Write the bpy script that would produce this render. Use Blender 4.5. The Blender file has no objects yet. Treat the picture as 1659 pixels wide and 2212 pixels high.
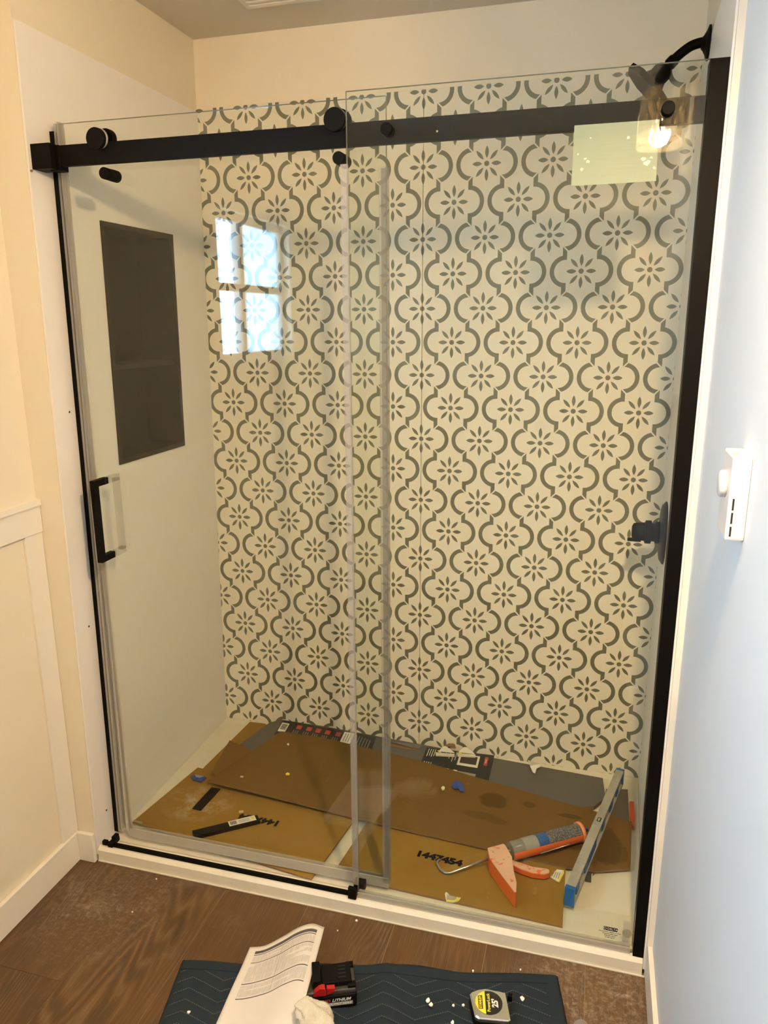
import bpy, bmesh, math, random
from mathutils import Vector, Matrix, Euler
random.seed(7)
S = bpy.context.scene
COL = S.collection
PI = math.pi
# ---------------------------------------------------------------- camera
W_, H_ = 1659.0, 2212.0
FPX = 1628.43
CAM = Vector((0.5461, -2.3861, 1.5191))
YAW, PIT, ROL = -0.2753, -0.2482, -0.0048
_f = Vector((math.sin(YAW)*math.cos(PIT), math.cos(YAW)*math.cos(PIT), math.sin(PIT)))
_r = Vector((math.cos(YAW), -math.sin(YAW), 0)); _u = _r.cross(_f)
R_ = math.cos(ROL)*_r + math.sin(ROL)*_u
U_ = -math.sin(ROL)*_r + math.cos(ROL)*_u
F_ = _f
cam = bpy.data.cameras.new('camera'); cam.sensor_fit = 'VERTICAL'; cam.sensor_height = 36.0
cam.sensor_width = 27.0; cam.lens = FPX/H_*36.0; cam.clip_start = 0.02
co = bpy.data.objects.new('camera', cam); COL.objects.link(co)
m = Matrix((( R_.x, U_.x, -F_.x, CAM.x), (R_.y, U_.y, -F_.y, CAM.y), (R_.z, U_.z, -F_.z, CAM.z), (0,0,0,1)))
co.matrix_world = m
S.camera = co
# ---------------------------------------------------------------- world, exposure, daylight
S.view_settings.view_transform = 'Standard'; S.view_settings.look = 'None'
S.view_settings.gamma = 1.0; S.view_settings.use_curve_mapping = False
S.view_settings.exposure = 0.12
wd = bpy.data.worlds.new('sky'); S.world = wd; wd.use_nodes = True
wn = wd.node_tree; bg = wn.nodes['Background']
bg.inputs['Color'].default_value = (0.42, 0.68, 1.0, 1); bg.inputs['Strength'].default_value = 54.0
pl = bpy.data.lights.new('daylight_portal', 'AREA'); pl.shape = 'RECTANGLE'; pl.size = 0.58; pl.size_y = 0.70
pl.cycles.is_portal = True
po = bpy.data.objects.new('daylight_portal', pl); COL.objects.link(po)
po.location = (-0.915, -2.042, 1.645); po.rotation_euler = (0, -PI/2, 0)
BULB = 3150.0          # radiance of the one lit vanity bulb

# ---------------------------------------------------------------- geometry helpers
def G(u, v, ax, val):
    """world point where the sight line of a measured point meets a real plane (ax 0/1/2 = val)"""
    d = R_*((u-W_/2)/FPX) + U_*(-(v-H_/2)/FPX) + F_
    t = (val-CAM[ax])/d[ax]
    return CAM + d*t
def floorpt(u, v, z): 
    p = G(u, v, 2, z); return (p.x, p.y)

class MB:
    def __init__(s): s.bm = bmesh.new(); s.mi = 0
    def quad(s, pts, mi=None):
        vs = [s.bm.verts.new(p) for p in pts]; f = s.bm.faces.new(vs); f.material_index = s.mi if mi is None else mi; return f
    def box(s, x0, x1, y0, y1, z0, z1, mi=None, bev=0.0, M=None):
        P = [(x0,y0,z0),(x1,y0,z0),(x1,y1,z0),(x0,y1,z0),(x0,y0,z1),(x1,y0,z1),(x1,y1,z1),(x0,y1,z1)]
        vs = [s.bm.verts.new(Vector(p) if M is None else M @ Vector(p)) for p in P]
        fs = []
        for idx in ((0,3,2,1),(4,5,6,7),(0,1,5,4),(1,2,6,5),(2,3,7,6),(3,0,4,7)):
            f = s.bm.faces.new([vs[i] for i in idx]); f.material_index = s.mi if mi is None else mi; fs.append(f)
        if bev > 0:
            es = list({e for f in fs for e in f.edges})
            bmesh.ops.bevel(s.bm, geom=es, offset=bev, segments=2, affect='EDGES', profile=0.5)
        return s
    def prism(s, poly, axis, a, b, mi=None, M=None):
        """polygon extruded along axis from a to b; poly holds the two other coordinates in order"""
        def mk(p, t):
            v = {0:(t,p[0],p[1]), 1:(p[0],t,p[1]), 2:(p[0],p[1],t)}[axis]
            v = Vector(v); return v if M is None else M @ v
        A = [s.bm.verts.new(mk(p,a)) for p in poly]; B = [s.bm.verts.new(mk(p,b)) for p in poly]
        fs = [s.bm.faces.new(A[::-1]), s.bm.faces.new(B)]
        n = len(poly)
        for i in range(n): fs.append(s.bm.faces.new([A[i],A[(i+1)%n],B[(i+1)%n],B[i]]))
        for f in fs: f.material_index = s.mi if mi is None else mi
        return s
    def loft(s, lo, hi, mi=None):
        A = [s.bm.verts.new(p) for p in lo]; B = [s.bm.verts.new(p) for p in hi]; n = len(lo)
        fs = [s.bm.faces.new(A[::-1]), s.bm.faces.new(B)] + [s.bm.faces.new([A[i],A[(i+1)%n],B[(i+1)%n],B[i]]) for i in range(n)]
        for f in fs: f.material_index = s.mi if mi is None else mi
        return s
    def lathe(s, prof, origin, axis, n=32, mi=None, cap=True, ell=1.0):
        """prof: (radius, distance along axis)"""
        a = Vector(axis).normalized()
        t = Vector((0,0,1)) if abs(a.z) < .9 else Vector((1,0,0))
        e1 = a.cross(t).normalized(); e2 = a.cross(e1)
        o = Vector(origin); rings = []
        for r, h in prof:
            rings.append([s.bm.verts.new(o + a*h + (e1*math.cos(2*PI*i/n)*ell + e2*math.sin(2*PI*i/n))*max(r,1e-5)) for i in range(n)])
        for k in range(len(rings)-1):
            for i in range(n):
                f = s.bm.faces.new([rings[k][i], rings[k][(i+1)%n], rings[k+1][(i+1)%n], rings[k+1][i]]); f.smooth = True
                f.material_index = s.mi if mi is None else mi
        if cap:
            for rg in (rings[0][::-1], rings[-1]):
                f = s.bm.faces.new(rg); f.material_index = s.mi if mi is None else mi
        return s
    def cyl(s, p0, p1, r, n=24, mi=None, bev=0.0):
        p0 = Vector(p0); p1 = Vector(p1); L = (p1-p0).length
        prof = [(r,0),(r,L)] if bev <= 0 else [(r-bev,0),(r-bev*.3,bev*.3),(r,bev),(r,L-bev),(r-bev*.3,L-bev*.3),(r-bev,L)]
        return s.lathe(prof, p0, p1-p0, n, mi)
    def tube(s, pts, r, n=14, mi=None):
        pts = [Vector(p) for p in pts]; rings = []; up = None
        for i, p in enumerate(pts):
            t = ((pts[i+1]-p) if i == 0 else (p-pts[i-1]) if i == len(pts)-1 else (pts[i+1]-pts[i-1])).normalized()
            if up is None: up = t.orthogonal().normalized()
            up = (up - t*up.dot(t)).normalized(); w = t.cross(up)
            rr = r[i] if isinstance(r, (list,tuple)) else r
            rings.append([s.bm.verts.new(p + (up*math.cos(2*PI*k/n) + w*math.sin(2*PI*k/n))*rr) for k in range(n)])
        for a in range(len(rings)-1):
            for k in range(n):
                f = s.bm.faces.new([rings[a][k], rings[a][(k+1)%n], rings[a+1][(k+1)%n], rings[a+1][k]]); f.smooth = True
                f.material_index = s.mi if mi is None else mi
        for rg in (rings[0][::-1], rings[-1]):
            f = s.bm.faces.new(rg); f.material_index = s.mi if mi is None else mi
        return s
    def done(s, name, mats, parent=None, smooth=False):
        bmesh.ops.recalc_face_normals(s.bm, faces=s.bm.faces)
        me = bpy.data.meshes.new(name); s.bm.to_mesh(me); s.bm.free()
        if not isinstance(mats, (list,tuple)): mats = [mats]
        for mt in mats: me.materials.append(mt)
        if smooth:
            for p in me.polygons: p.use_smooth = True
        o = bpy.data.objects.new(name, me); COL.objects.link(o)
        if parent: o.parent = parent; o.matrix_parent_inverse = Matrix.Translation(parent.location).inverted() if parent.type == 'EMPTY' else Matrix.Identity(4)
        return o
def spline(pts, n=8):
    P = [Vector(p) for p in pts]; P = [P[0]*2-P[1]] + P + [P[-1]*2-P[-2]]; out = []
    for i in range(1, len(P)-2):
        for k in range(n):
            t = k/n; a,b,c,d = P[i-1],P[i],P[i+1],P[i+2]
            out.append(.5*((2*b)+(c-a)*t+(2*a-5*b+4*c-d)*t*t+(-a+3*b-3*c+d)*t**3))
    out.append(P[-2]); return out
def thing(name, loc, label, cat, group=None):
    o = bpy.data.objects.new(name, None); o.empty_display_size = .02; COL.objects.link(o); o.location = loc
    o['label'] = label; o['category'] = cat
    if group: o['group'] = group
    return o
def tag(o, label, cat, group=None, kind=None):
    o['label'] = label; o['category'] = cat
    if group: o['group'] = group
    if kind: o['kind'] = kind
    return o
def struct(o): o['kind'] = 'structure'; return o
def text_mesh(name, body, size, M, mat, parent, ext=0.00015, spacing=1.0, sx=1.0, shear=0.0, bold=0.0):
    c = bpy.data.curves.new('t', 'FONT'); c.body = body; c.size = size; c.extrude = ext; c.align_x = 'CENTER'; c.align_y = 'CENTER'
    c.space_character = spacing; c.shear = shear; c.offset = bold; c.resolution_u = 3
    t = bpy.data.objects.new('t', c); COL.objects.link(t)
    dg = bpy.context.evaluated_depsgraph_get(); dg.update()
    me = bpy.data.meshes.new_from_object(t.evaluated_get(dg)); bpy.data.objects.remove(t)
    me.name = name
    me.transform(M @ Matrix.Diagonal((sx,1,1,1))); me.materials.clear(); me.materials.append(mat)
    o = bpy.data.objects.new(name, me); COL.objects.link(o)
    if parent: o.parent = parent; o.matrix_parent_inverse = Matrix.Translation(parent.location).inverted() if parent.type == 'EMPTY' else Matrix.Identity(4)
    return o
def frame(origin, xdir, ydir):
    x = Vector(xdir).normalized(); z = x.cross(Vector(ydir)).normalized(); y = z.cross(x)
    o = Vector(origin)
    return Matrix(((x.x,y.x,z.x,o.x),(x.y,y.y,z.y,o.y),(x.z,y.z,z.z,o.z),(0,0,0,1)))

# ---------------------------------------------------------------- materials
class N:
    """small wrapper so shader maths reads as formulas"""
    def __init__(s, nt, sock): s.nt = nt; s.s = sock
    @staticmethod
    def _set(nt, inp, v):
        if isinstance(v, N): nt.links.new(v.s, inp)
        else: inp.default_value = v
    def _m(s, op, *a):
        n = s.nt.nodes.new('ShaderNodeMath'); n.operation = op
        N._set(s.nt, n.inputs[0], s)
        for i, v in enumerate(a): N._set(s.nt, n.inputs[i+1], v)
        return N(s.nt, n.outputs[0])
    def __add__(s, o): return s._m('ADD', o)
    __radd__ = __add__
    def __sub__(s, o): return s._m('SUBTRACT', o)
    def __rsub__(s, o): return s._m('MULTIPLY', -1.0)._m('ADD', o)
    def __mul__(s, o): return s._m('MULTIPLY', o)
    __rmul__ = __mul__
    def __truediv__(s, o): return s._m('DIVIDE', o)
    def abs(s): return s._m('ABSOLUTE')
    def sqrt(s): return s._m('SQRT')
    def floor(s): return s._m('FLOOR')
    def frac(s): return s._m('FRACT')
    def sin(s): return s._m('SINE')
    def lt(s, o): return s._m('LESS_THAN', o)
    def gt(s, o): return s._m('GREATER_THAN', o)
    def max(s, o): return s._m('MAXIMUM', o)
    def min(s, o): return s._m('MINIMUM', o)
    def pp(s, o): return s._m('PINGPONG', o)
    def clamp(s):
        n = s.nt.nodes.new('ShaderNodeClamp'); s.nt.links.new(s.s, n.inputs[0]); return N(s.nt, n.outputs[0])
def mat(name, color=(.8,.8,.8), rough=.5, metal=0.0, spec=.5, emit=None, estr=0, **kw):
    m = bpy.data.materials.new(name); m.use_nodes = True
    b = m.node_tree.nodes['Principled BSDF']
    b.inputs['Base Color'].default_value = (*color, 1); b.inputs['Roughness'].default_value = rough
    b.inputs['Metallic'].default_value = metal; b.inputs['Specular IOR Level'].default_value = spec
    if emit: b.inputs['Emission Color'].default_value = (*emit, 1); b.inputs['Emission Strength'].default_value = estr
    return m
def nt_of(m): return m.node_tree, m.node_tree.nodes['Principled BSDF']
def coords(nt, kind='Object'):
    tc = nt.nodes.new('ShaderNodeTexCoord'); sp = nt.nodes.new('ShaderNodeSeparateXYZ')
    nt.links.new(tc.outputs[kind], sp.inputs[0])
    return N(nt, sp.outputs[0]), N(nt, sp.outputs[1]), N(nt, sp.outputs[2]), tc.outputs[kind]
def noise(nt, vec, scale, detail=2, rough=.5, sc=None, dist=0):
    if sc:
        mp = nt.nodes.new('ShaderNodeMapping'); nt.links.new(vec, mp.inputs[0]); mp.inputs['Scale'].default_value = sc; vec = mp.outputs[0]
    n = nt.nodes.new('ShaderNodeTexNoise'); nt.links.new(vec, n.inputs['Vector']); n.inputs['Scale'].default_value = scale
    n.inputs['Detail'].default_value = detail; n.inputs['Roughness'].default_value = rough; n.inputs['Distortion'].default_value = dist
    return N(nt, n.outputs[0])
def mixc(nt, fac, a, b):
    n = nt.nodes.new('ShaderNodeMix'); n.data_type = 'RGBA'
    N._set(nt, n.inputs[0], fac)
    for i, v in ((6,a),(7,b)):
        if isinstance(v, N): nt.links.new(v.s, n.inputs[i])
        else: n.inputs[i].default_value = (*v, 1)
    return N(nt, n.outputs[2])
def ramp(nt, x, lo, hi): return ((x-lo)*(1.0/(hi-lo))).clamp()
def bump(nt, b, h, strength=.2, dist=.002):
    n = nt.nodes.new('ShaderNodeBump'); n.inputs['Strength'].default_value = strength; n.inputs['Distance'].default_value = dist
    nt.links.new(h.s, n.inputs['Height']); nt.links.new(n.outputs[0], b.inputs['Normal'])
def setc(nt, b, c): nt.links.new(c.s, b.inputs['Base Color'])

def paint(name, c, rough=.55, grain=.12):
    m = mat(name, c, rough); nt, b = nt_of(m); x,y,z,v = coords(nt)
    n1 = noise(nt, v, 3.0, 3); setc(nt, b, mixc(nt, n1, tuple(k*.97 for k in c), tuple(min(1,k*1.03) for k in c)))
    bump(nt, b, noise(nt, v, 350, 2), grain, .0006); return m
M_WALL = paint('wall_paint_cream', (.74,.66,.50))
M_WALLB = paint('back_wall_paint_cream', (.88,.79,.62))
M_WALLR = paint('right_wall_daylight_tint', (.66,.71,.76))  # blue cast of the window daylight is mixed into this wall colour
M_TRIM = paint('trim_paint', (.75,.70,.60), .35, .05)
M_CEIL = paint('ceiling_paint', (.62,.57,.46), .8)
M_PANEL = paint('shower_panel_white', (.78,.74,.68), .3, .03)
M_PAN = mat('shower_pan_acrylic', (.83,.79,.68), .32); nt,b = nt_of(M_PAN); x,y,z,v = coords(nt)
bump(nt, b, noise(nt, v, 500, 1), .25, .0006)
setc(nt, b, mixc(nt, ramp(nt, noise(nt, v, 9, 5, .65), .5, .72), (.74,.69,.56), (.67,.61,.48)))

# matte black metal
M_BLACK = mat('matte_black_metal', (.003,.0025,.002), .5, spec=.07); 
M_BLACK2 = mat('black_plastic', (.004,.0035,.003), .55, spec=.12)
M_BRONZE = mat('dark_bronze', (.008,.006,.004), .45, spec=.14)
M_NICHE = mat('niche_black_tile', (.006,.0045,.003), .5, spec=.12)
nt,b = nt_of(M_NICHE); x,y,z,v = coords(nt); bump(nt, b, noise(nt, v, 18, 4), .1, .002)

# glass: clear sheet, reflecting both faces
def glassmat(name, tint, edge=False, haze=0.0, seed=False, gr=0.0, refl=1.0):
    m = bpy.data.materials.new(name); m.use_nodes = True; nt = m.node_tree; nt.nodes.clear()
    out = nt.nodes.new('ShaderNodeOutputMaterial')
    tr = nt.nodes.new('ShaderNodeBsdfTransparent'); tr.inputs[0].default_value = (*tint, 1)
    gl = nt.nodes.new('ShaderNodeBsdfGlossy'); gl.inputs['Roughness'].default_value = gr; gl.inputs[0].default_value = (1,1,1,1)
    ge = nt.nodes.new('ShaderNodeNewGeometry')
    ior = 1.52 - N(nt, ge.outputs['Backfacing'])*(1.52-1/1.52)
    fr = nt.nodes.new('ShaderNodeFresnel'); nt.links.new(ior.s, fr.inputs['IOR'])
    base = tr.outputs[0]
    x,y,z,v = coords(nt)
    if haze > 0:
        df = nt.nodes.new('ShaderNodeBsdfDiffuse'); df.inputs[0].default_value = (.8,.78,.72,1)
        mx = nt.nodes.new('ShaderNodeMixShader')
        if seed:
            h = ramp(nt, noise(nt, v, 95, 1, .5, (1,1,.4)), .54, .59)*.80 + haze
        else:
            h = ramp(nt, noise(nt, v, 6, 4), .45, .8)*haze + haze*.2
        nt.links.new(h.s, mx.inputs[0]); nt.links.new(base, mx.inputs[1]); nt.links.new(df.outputs[0], mx.inputs[2]); base = mx.outputs[0]
        if seed:
            tl = nt.nodes.new('ShaderNodeBsdfTranslucent'); tl.inputs[0].default_value = (.85,.78,.62,1)
            m2 = nt.nodes.new('ShaderNodeMixShader'); m2.inputs[0].default_value = .5; nt.links.new(df.outputs[0], m2.inputs[1]); nt.links.new(tl.outputs[0], m2.inputs[2]); nt.links.new(m2.outputs[0], mx.inputs[2])
    if seed:
        bp = nt.nodes.new('ShaderNodeBump'); bp.inputs['Strength'].default_value = .6; bp.inputs['Distance'].default_value = .003
        nt.links.new(noise(nt, v, 140, 1, .5, (1,1,.3)).s, bp.inputs['Height']); nt.links.new(bp.outputs[0], gl.inputs['Normal']); nt.links.new(bp.outputs[0], fr.inputs['Normal'])
    mx = nt.nodes.new('ShaderNodeMixShader'); nt.links.new((N(nt, fr.outputs[0])*refl).s, mx.inputs[0])
    nt.links.new(base, mx.inputs[1]); nt.links.new(gl.outputs[0], mx.inputs[2])
    nt.links.new(mx.outputs[0], out.inputs[0]); return m
M_GLASS = glassmat('shower_glass', (.965,.98,.955), haze=.004, refl=.6)
M_GEDGE = mat('glass_edge', (.20,.22,.17), .12)
M_WGLASS = glassmat('window_glass', (.97,.98,.98))
M_JAR = glassmat('seeded_glass', (.96,.94,.90), haze=.15, seed=True, gr=.05)
def plasticfilm(name, c, alpha, rough=.25):
    m = mat(name, c, rough); b = m.node_tree.nodes['Principled BSDF']; b.inputs['Alpha'].default_value = alpha; return m
M_RIM = plasticfilm('thick_glass_rim', (.9,.85,.7), .6, .1)
M_FROST = bpy.data.materials.new('frosted_pane'); M_FROST.use_nodes = True; _n = M_FROST.node_tree; _n.nodes.clear()
_o = _n.nodes.new('ShaderNodeOutputMaterial'); _t = _n.nodes.new('ShaderNodeBsdfTransparent'); _l = _n.nodes.new('ShaderNodeBsdfTranslucent'); _l.inputs[0].default_value = (.88,.92,.88,1)
_x = _n.nodes.new('ShaderNodeMixShader'); _x.inputs[0].default_value = .86; _n.links.new(_t.outputs[0], _x.inputs[1]); _n.links.new(_l.outputs[0], _x.inputs[2]); _n.links.new(_x.outputs[0], _o.inputs[0])
M_SEAL = plasticfilm('clear_vinyl_seal', (.50,.46,.40), .24, .15)
M_SEAL2 = plasticfilm('clear_vinyl_seal_pale', (.66,.62,.55), .38, .12)

# patterned wall panel, flat print
def pattern_mat():
    m = mat('printed_tile_panel', (.8,.75,.65), .32); nt, b = nt_of(m); x,y,z,v = coords(nt)
    zz = z - 1.965
    Hh, Vv = 190.5, 204.77
    X = x*1000.0; Z = zz*1000.0
    def fold(off):
        u = ((X + off*Hh)/Hh + .5).frac()*Hh - Hh/2
        w = ((Z + off*Vv)/Vv + .5).frac()*Vv - Vv/2
        return u.abs(), w.abs()
    def flower(u, w):
        r = (u*u + w*w).sqrt()
        d = r.lt(7.4)
        def petal(a, c, t0, t1, hw):     # along a, across c
            t = (a-(t0+t1)/2)/((t1-t0)/2)
            prof = (1.0 - t*t)
            return (c.abs()/hw).lt(prof)*prof.gt(0.0)
        d = d.max(petal(u, w, 13.5, 42.5, 6.1))
        d = d.max(petal(w, u, 14.5, 48.5, 5.4))
        ca, sa = math.cos(math.radians(48.5)), math.sin(math.radians(48.5))
        a = u*ca + w*sa; c = w*ca - u*sa
        d = d.max(petal(a, c, 14.5, 47.5, 5.0)); return d
    u, w = fold(0.0)
    dr = (((u-45.0)*(u-45.0)) + w*w).sqrt()
    ring = dr.gt(32.6)*dr.lt(45.3)
    A = ring*(w-u).lt(-12.1)*u.gt(38.0)
    FA = flower(u, w)
    u2, w2 = fold(.5)
    dr2 = (((u2-45.0)*(u2-45.0)) + w2*w2).sqrt()
    ring2 = dr2.gt(32.6)*dr2.lt(45.3)*u2.gt(42.2)
    stub = dr2.gt(32.6)*u2.gt(42.2)*u2.lt(54.8)*w2.gt(20.0)*(w2-u2).lt(13.5)
    Bm = ring2.max(stub); FB = flower(u2, w2)
    msk = A.max(FA).max(Bm).max(FB)
    n1 = noise(nt, v, 4, 4)
    bgc = mixc(nt, n1, (.82,.75,.61), (.86,.80,.67)); inkc = mixc(nt, n1, (.150,.150,.100), (.180,.180,.125))
    setc(nt, b, mixc(nt, msk, bgc, inkc))
    return m
M_TILE = pattern_mat()

def wood_mat():
    m = mat('oak_plank', (.3,.17,.07), .42); nt, b = nt_of(m); x,y,z,v = coords(nt)
    oi = nt.nodes.new('ShaderNodeObjectInfo'); rnd = N(nt, oi.outputs['Random'])
    cb = nt.nodes.new('ShaderNodeCombineXYZ')
    nt.links.new((x + rnd*7.0).s, cb.inputs[0]); nt.links.new((y + rnd*13.0).s, cb.inputs[1]); nt.links.new(z.s, cb.inputs[2])
    vv = cb.outputs[0]
    warp = noise(nt, vv, 2.0, 2, .5, (2.4,.30,1))
    rings = ((x*3.0 + warp*2.6 + rnd*3)*88.0).sin()*.5 + .5
    figure = ramp(nt, noise(nt, vv, 1.6, 2, .5, (2.2,.6,1)), .42, .60)      # cathedral figure only in parts of a board
    fine = noise(nt, vv, 60, 4, .65, (3.2,.12,1))
    fine2 = noise(nt, vv, 150, 3, .6, (3,.06,1))
    c = mixc(nt, ramp(nt, noise(nt, vv, 3.0, 3, .6, (1.8,.35,1)), .32, .66), (.135,.060,.011), (.074,.032,.007))
    c = mixc(nt, ramp(nt, rings, .35, .9)*figure*.85, c, (.042,.022,.009))
    c = mixc(nt, ramp(nt, rings, .35, .0)*figure*.55, c, (.19,.125,.065))
    c = mixc(nt, ramp(nt, fine, .47, .58)*.62, c, (.066,.032,.011))
    c = mixc(nt, ramp(nt, fine2, .54, .64)*.5, c, (.17,.105,.045))
    knot = ramp(nt, noise(nt, vv, 5.0, 1, .5, (2.0,.55,1)), .74, .80)
    c = mixc(nt, knot*.8, c, (.030,.016,.009))
    c = mixc(nt, rnd*.25, c, (.085,.045,.020))
    # drywall dust trodden into the boards, thick near the kerb corners
    d = ramp(nt, noise(nt, v, 9, 6, .7), .48, .66)
    reach = ((x-.66)*(x-.66)*4.5 + (y+.92)*(y+.92)*9.0)
    cornr = (1.0 - reach*2.6).clamp()
    reach2 = ((x+.64)*(x+.64)*14.0 + (y+.93)*(y+.93)*9.0)
    cornl = (1.0 - reach2*1.6).clamp()*.55
    scr = ramp(nt, noise(nt, v, 75, 8, .8, None, .3), .47, .62)
    dust = (cornr.max(cornl) * (d*.35+.25) * (scr*.9+.12)).clamp()
    c = mixc(nt, (dust*1.1 + ramp(nt, noise(nt, v, 7, 5, .7), .58, .8)*.14).clamp(), c, (.55,.47,.36))
    setc(nt, b, c); bump(nt, b, fine*.5 + rings*figure*.4, .5, .0010)
    return m
M_WOOD = wood_mat()

def cardboard(name, c, stain=False, dust=0.0):
    m = mat(name, c, .85, spec=.2); nt, b = nt_of(m); x,y,z,v = coords(nt)
    n = noise(nt, v, 5, 4); cc = mixc(nt, n, tuple(k*.88 for k in c), tuple(k*1.1 for k in c))
    cc = mixc(nt, ramp(nt, noise(nt, v, 120, 2), .5, .9)*.2, cc, tuple(k*.7 for k in c))
    if stain:
        def blob(cx, cy, rx, ry, k, s=14):
            X = (x-cx)/rx; Y = (y-cy)/ry
            return ramp(nt, (X*X+Y*Y).sqrt() + noise(nt, v, s, 4, .7)*1.3 - .65, 1.05, .85)*k
        spots = [(.31,-.285,.045,.040,.7),(.42,-.275,.020,.015,.6),(.28,-.365,.060,.018,.4),(.33,-.38,.03,.012,.4),(.545,-.295,.035,.010,.7),
                 (.65,-.40,.045,.085,.75),(.53,-.425,.06,.018,.65),(.70,-.42,.012,.03,.5),(.61,-.47,.02,.03,.5)]
        s = None
        for q in spots:
            t = blob(*q); s = t if s is None else s.max(t)
        cc = mixc(nt, s, cc, tuple(k*.42 for k in c))
        cc = mixc(nt, ramp(nt, noise(nt, v, 20, 4, .6), .68, .8)*.25, cc, (.5,.42,.3))
    if dust:
        X = (x+.60); Y = (y+.53)
        cc = mixc(nt, (1.0-(X*X*60+Y*Y*90)).clamp()*ramp(nt, noise(nt, v, 22, 6, .7), .45, .7)*dust, cc, (.62,.53,.42))
    setc(nt, b, cc); bump(nt, b, noise(nt, v, 90, 3), .12, .001); return m
M_CARD = cardboard('cardboard_tan', (.285,.160,.030), dust=.6)
M_CARDB = cardboard('cardboard_brown', (.165,.088,.021), stain=True)
M_CARDG = cardboard('cardboard_grey', (.135,.125,.108))
M_CARDE = mat('cardboard_edge', (.22,.13,.06), .9)
M_PRINT = mat('glossy_black_print', (.012,.012,.011), .28)
M_INK = mat('black_ink', (.010,.010,.014), .8, spec=.1)
M_WPR = mat('white_print', (.75,.72,.62), .5)
M_GPR = mat('grey_print', (.30,.29,.25), .6)
M_RED = mat('red_print', (.45,.05,.035), .5)
M_YEL = mat('yellow_print', (.80,.66,.04), .5)
M_WSTK = mat('white_sticker', (.80,.77,.68), .45)
M_TAPE = mat('blue_masking_tape', (.04,.075,.30), .6)
M_FOAM = mat('off_white_plastic', (.72,.68,.56), .5)
M_ALU = mat('worn_aluminium', (.46,.46,.43), .5, .0); nt,b = nt_of(M_ALU); x,y,z,v = coords(nt)
setc(nt, b, mixc(nt, ramp(nt, noise(nt, v, 14, 6, .7), .35, .7), (.42,.40,.35), (.30,.285,.25))); bump(nt, b, noise(nt, v, 300, 2), .1, .0005)
M_BLUE = mat('level_blue_plastic', (.010,.12,.38), .42)
M_BLUED = mat('deep_blue_plastic', (.01,.04,.22), .35)
M_ORANGE = mat('chipped_orange_paint', (.75,.16,.03), .4); nt,b = nt_of(M_ORANGE); x,y,z,v = coords(nt)
setc(nt, b, mixc(nt, ramp(nt, noise(nt, v, 34, 5, .65), .40, .44), (.70,.13,.025), (.72,.42,.29)))
gx = nt.nodes.new('ShaderNodeNewGeometry'); gs = nt.nodes.new('ShaderNodeSeparateXYZ'); nt.links.new(gx.outputs['True Normal'], gs.inputs[0])
setc(nt, b, mixc(nt, N(nt, gs.outputs[2]).gt(.75), (.70,.13,.025), mixc(nt, ramp(nt, noise(nt, v, 34, 5, .65), .38, .42), (.70,.15,.04), (.70,.42,.28))))
M_ORANGE2 = mat('orange_paint', (.72,.14,.03), .38)
M_STEEL = mat('steel_rod', (.42,.41,.39), .28, .9)
M_TUBE = plasticfilm('clear_cartridge', (.42,.38,.30), .55, .12)
M_LABEL = mat('cartridge_label', (.2,.2,.2), .35); nt,b = nt_of(M_LABEL); x,y,z,v = coords(nt)
setc(nt, b, mixc(nt, ramp(nt, noise(nt, v, 420, 2, .6), .5, .58), (.065,.062,.062), (.28,.27,.26)))
M_LABELB = mat('cartridge_label_blue', (.02,.10,.34), .35); nt,b = nt_of(M_LABELB); x,y,z,v = coords(nt)
setc(nt, b, mixc(nt, ramp(nt, noise(nt, v, 420, 2, .6), .52, .6), (.02,.10,.36), (.05,.05,.06)))
M_WHITEPL = mat('white_plastic', (.66,.62,.60), .4)
M_HOLE = mat('dark_gap', (.006,.006,.006), .9)
M_REDPL = mat('red_plastic', (.42,.012,.010), .3)
M_CHROME = mat('chrome', (.66,.64,.60), .18, .95)
M_CHIP = mat('white_chip', (.85,.83,.75), .7)
M_BROWNPL = mat('brown_wall_anchor', (.20,.12,.06), .5)

# ---------------------------------------------------------------- the room
XL = lambda z: -0.742 + 0.0135*(z-1.965)       # left shower wall leans a little
XR = lambda y: .762 + .030*y                   # right shower wall, out of square
CZ = 2.375; YB = -3.3; YF = -.805; RL = -.835; RR = .751
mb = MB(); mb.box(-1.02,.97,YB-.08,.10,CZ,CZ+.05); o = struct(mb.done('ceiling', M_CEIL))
mb = MB(); mb.box(-.98,.90,YB,.05,-.06,-.0016); fl = struct(mb.done('floor', mat('floor_underlay', (.26,.17,.085), .8)))
edges = [-.835,-.595,-.357,-.117,.123,.363,.603,.752]
joints = {0:[-1.187,-2.6],1:[-1.9],2:[-2.35],3:[-1.45,-2.9],4:[-2.1],5:[-1.6],6:[-2.5]}
for i in range(7):
    ys = [YF+.004]+joints[i]+[YB]
    for k in range(len(ys)-1):
        mb = MB(); mb.box(edges[i]+.0008, edges[i+1]-.0008, ys[k+1]+.0004, ys[k]-.0004, -.0015, 0.0, bev=.0004)
        mb.done('plank', M_WOOD, fl)
# back wall of the alcove
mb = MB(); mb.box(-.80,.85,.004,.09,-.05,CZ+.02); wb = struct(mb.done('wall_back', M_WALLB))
for x0,x1 in ((-.770,-.0008),(.0008,.776)):
    mb = MB(); mb.box(x0,x1,-.002,.0035,.020,2.176,bev=.0012); mb.done('tile_panel', M_TILE, wb)
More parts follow.
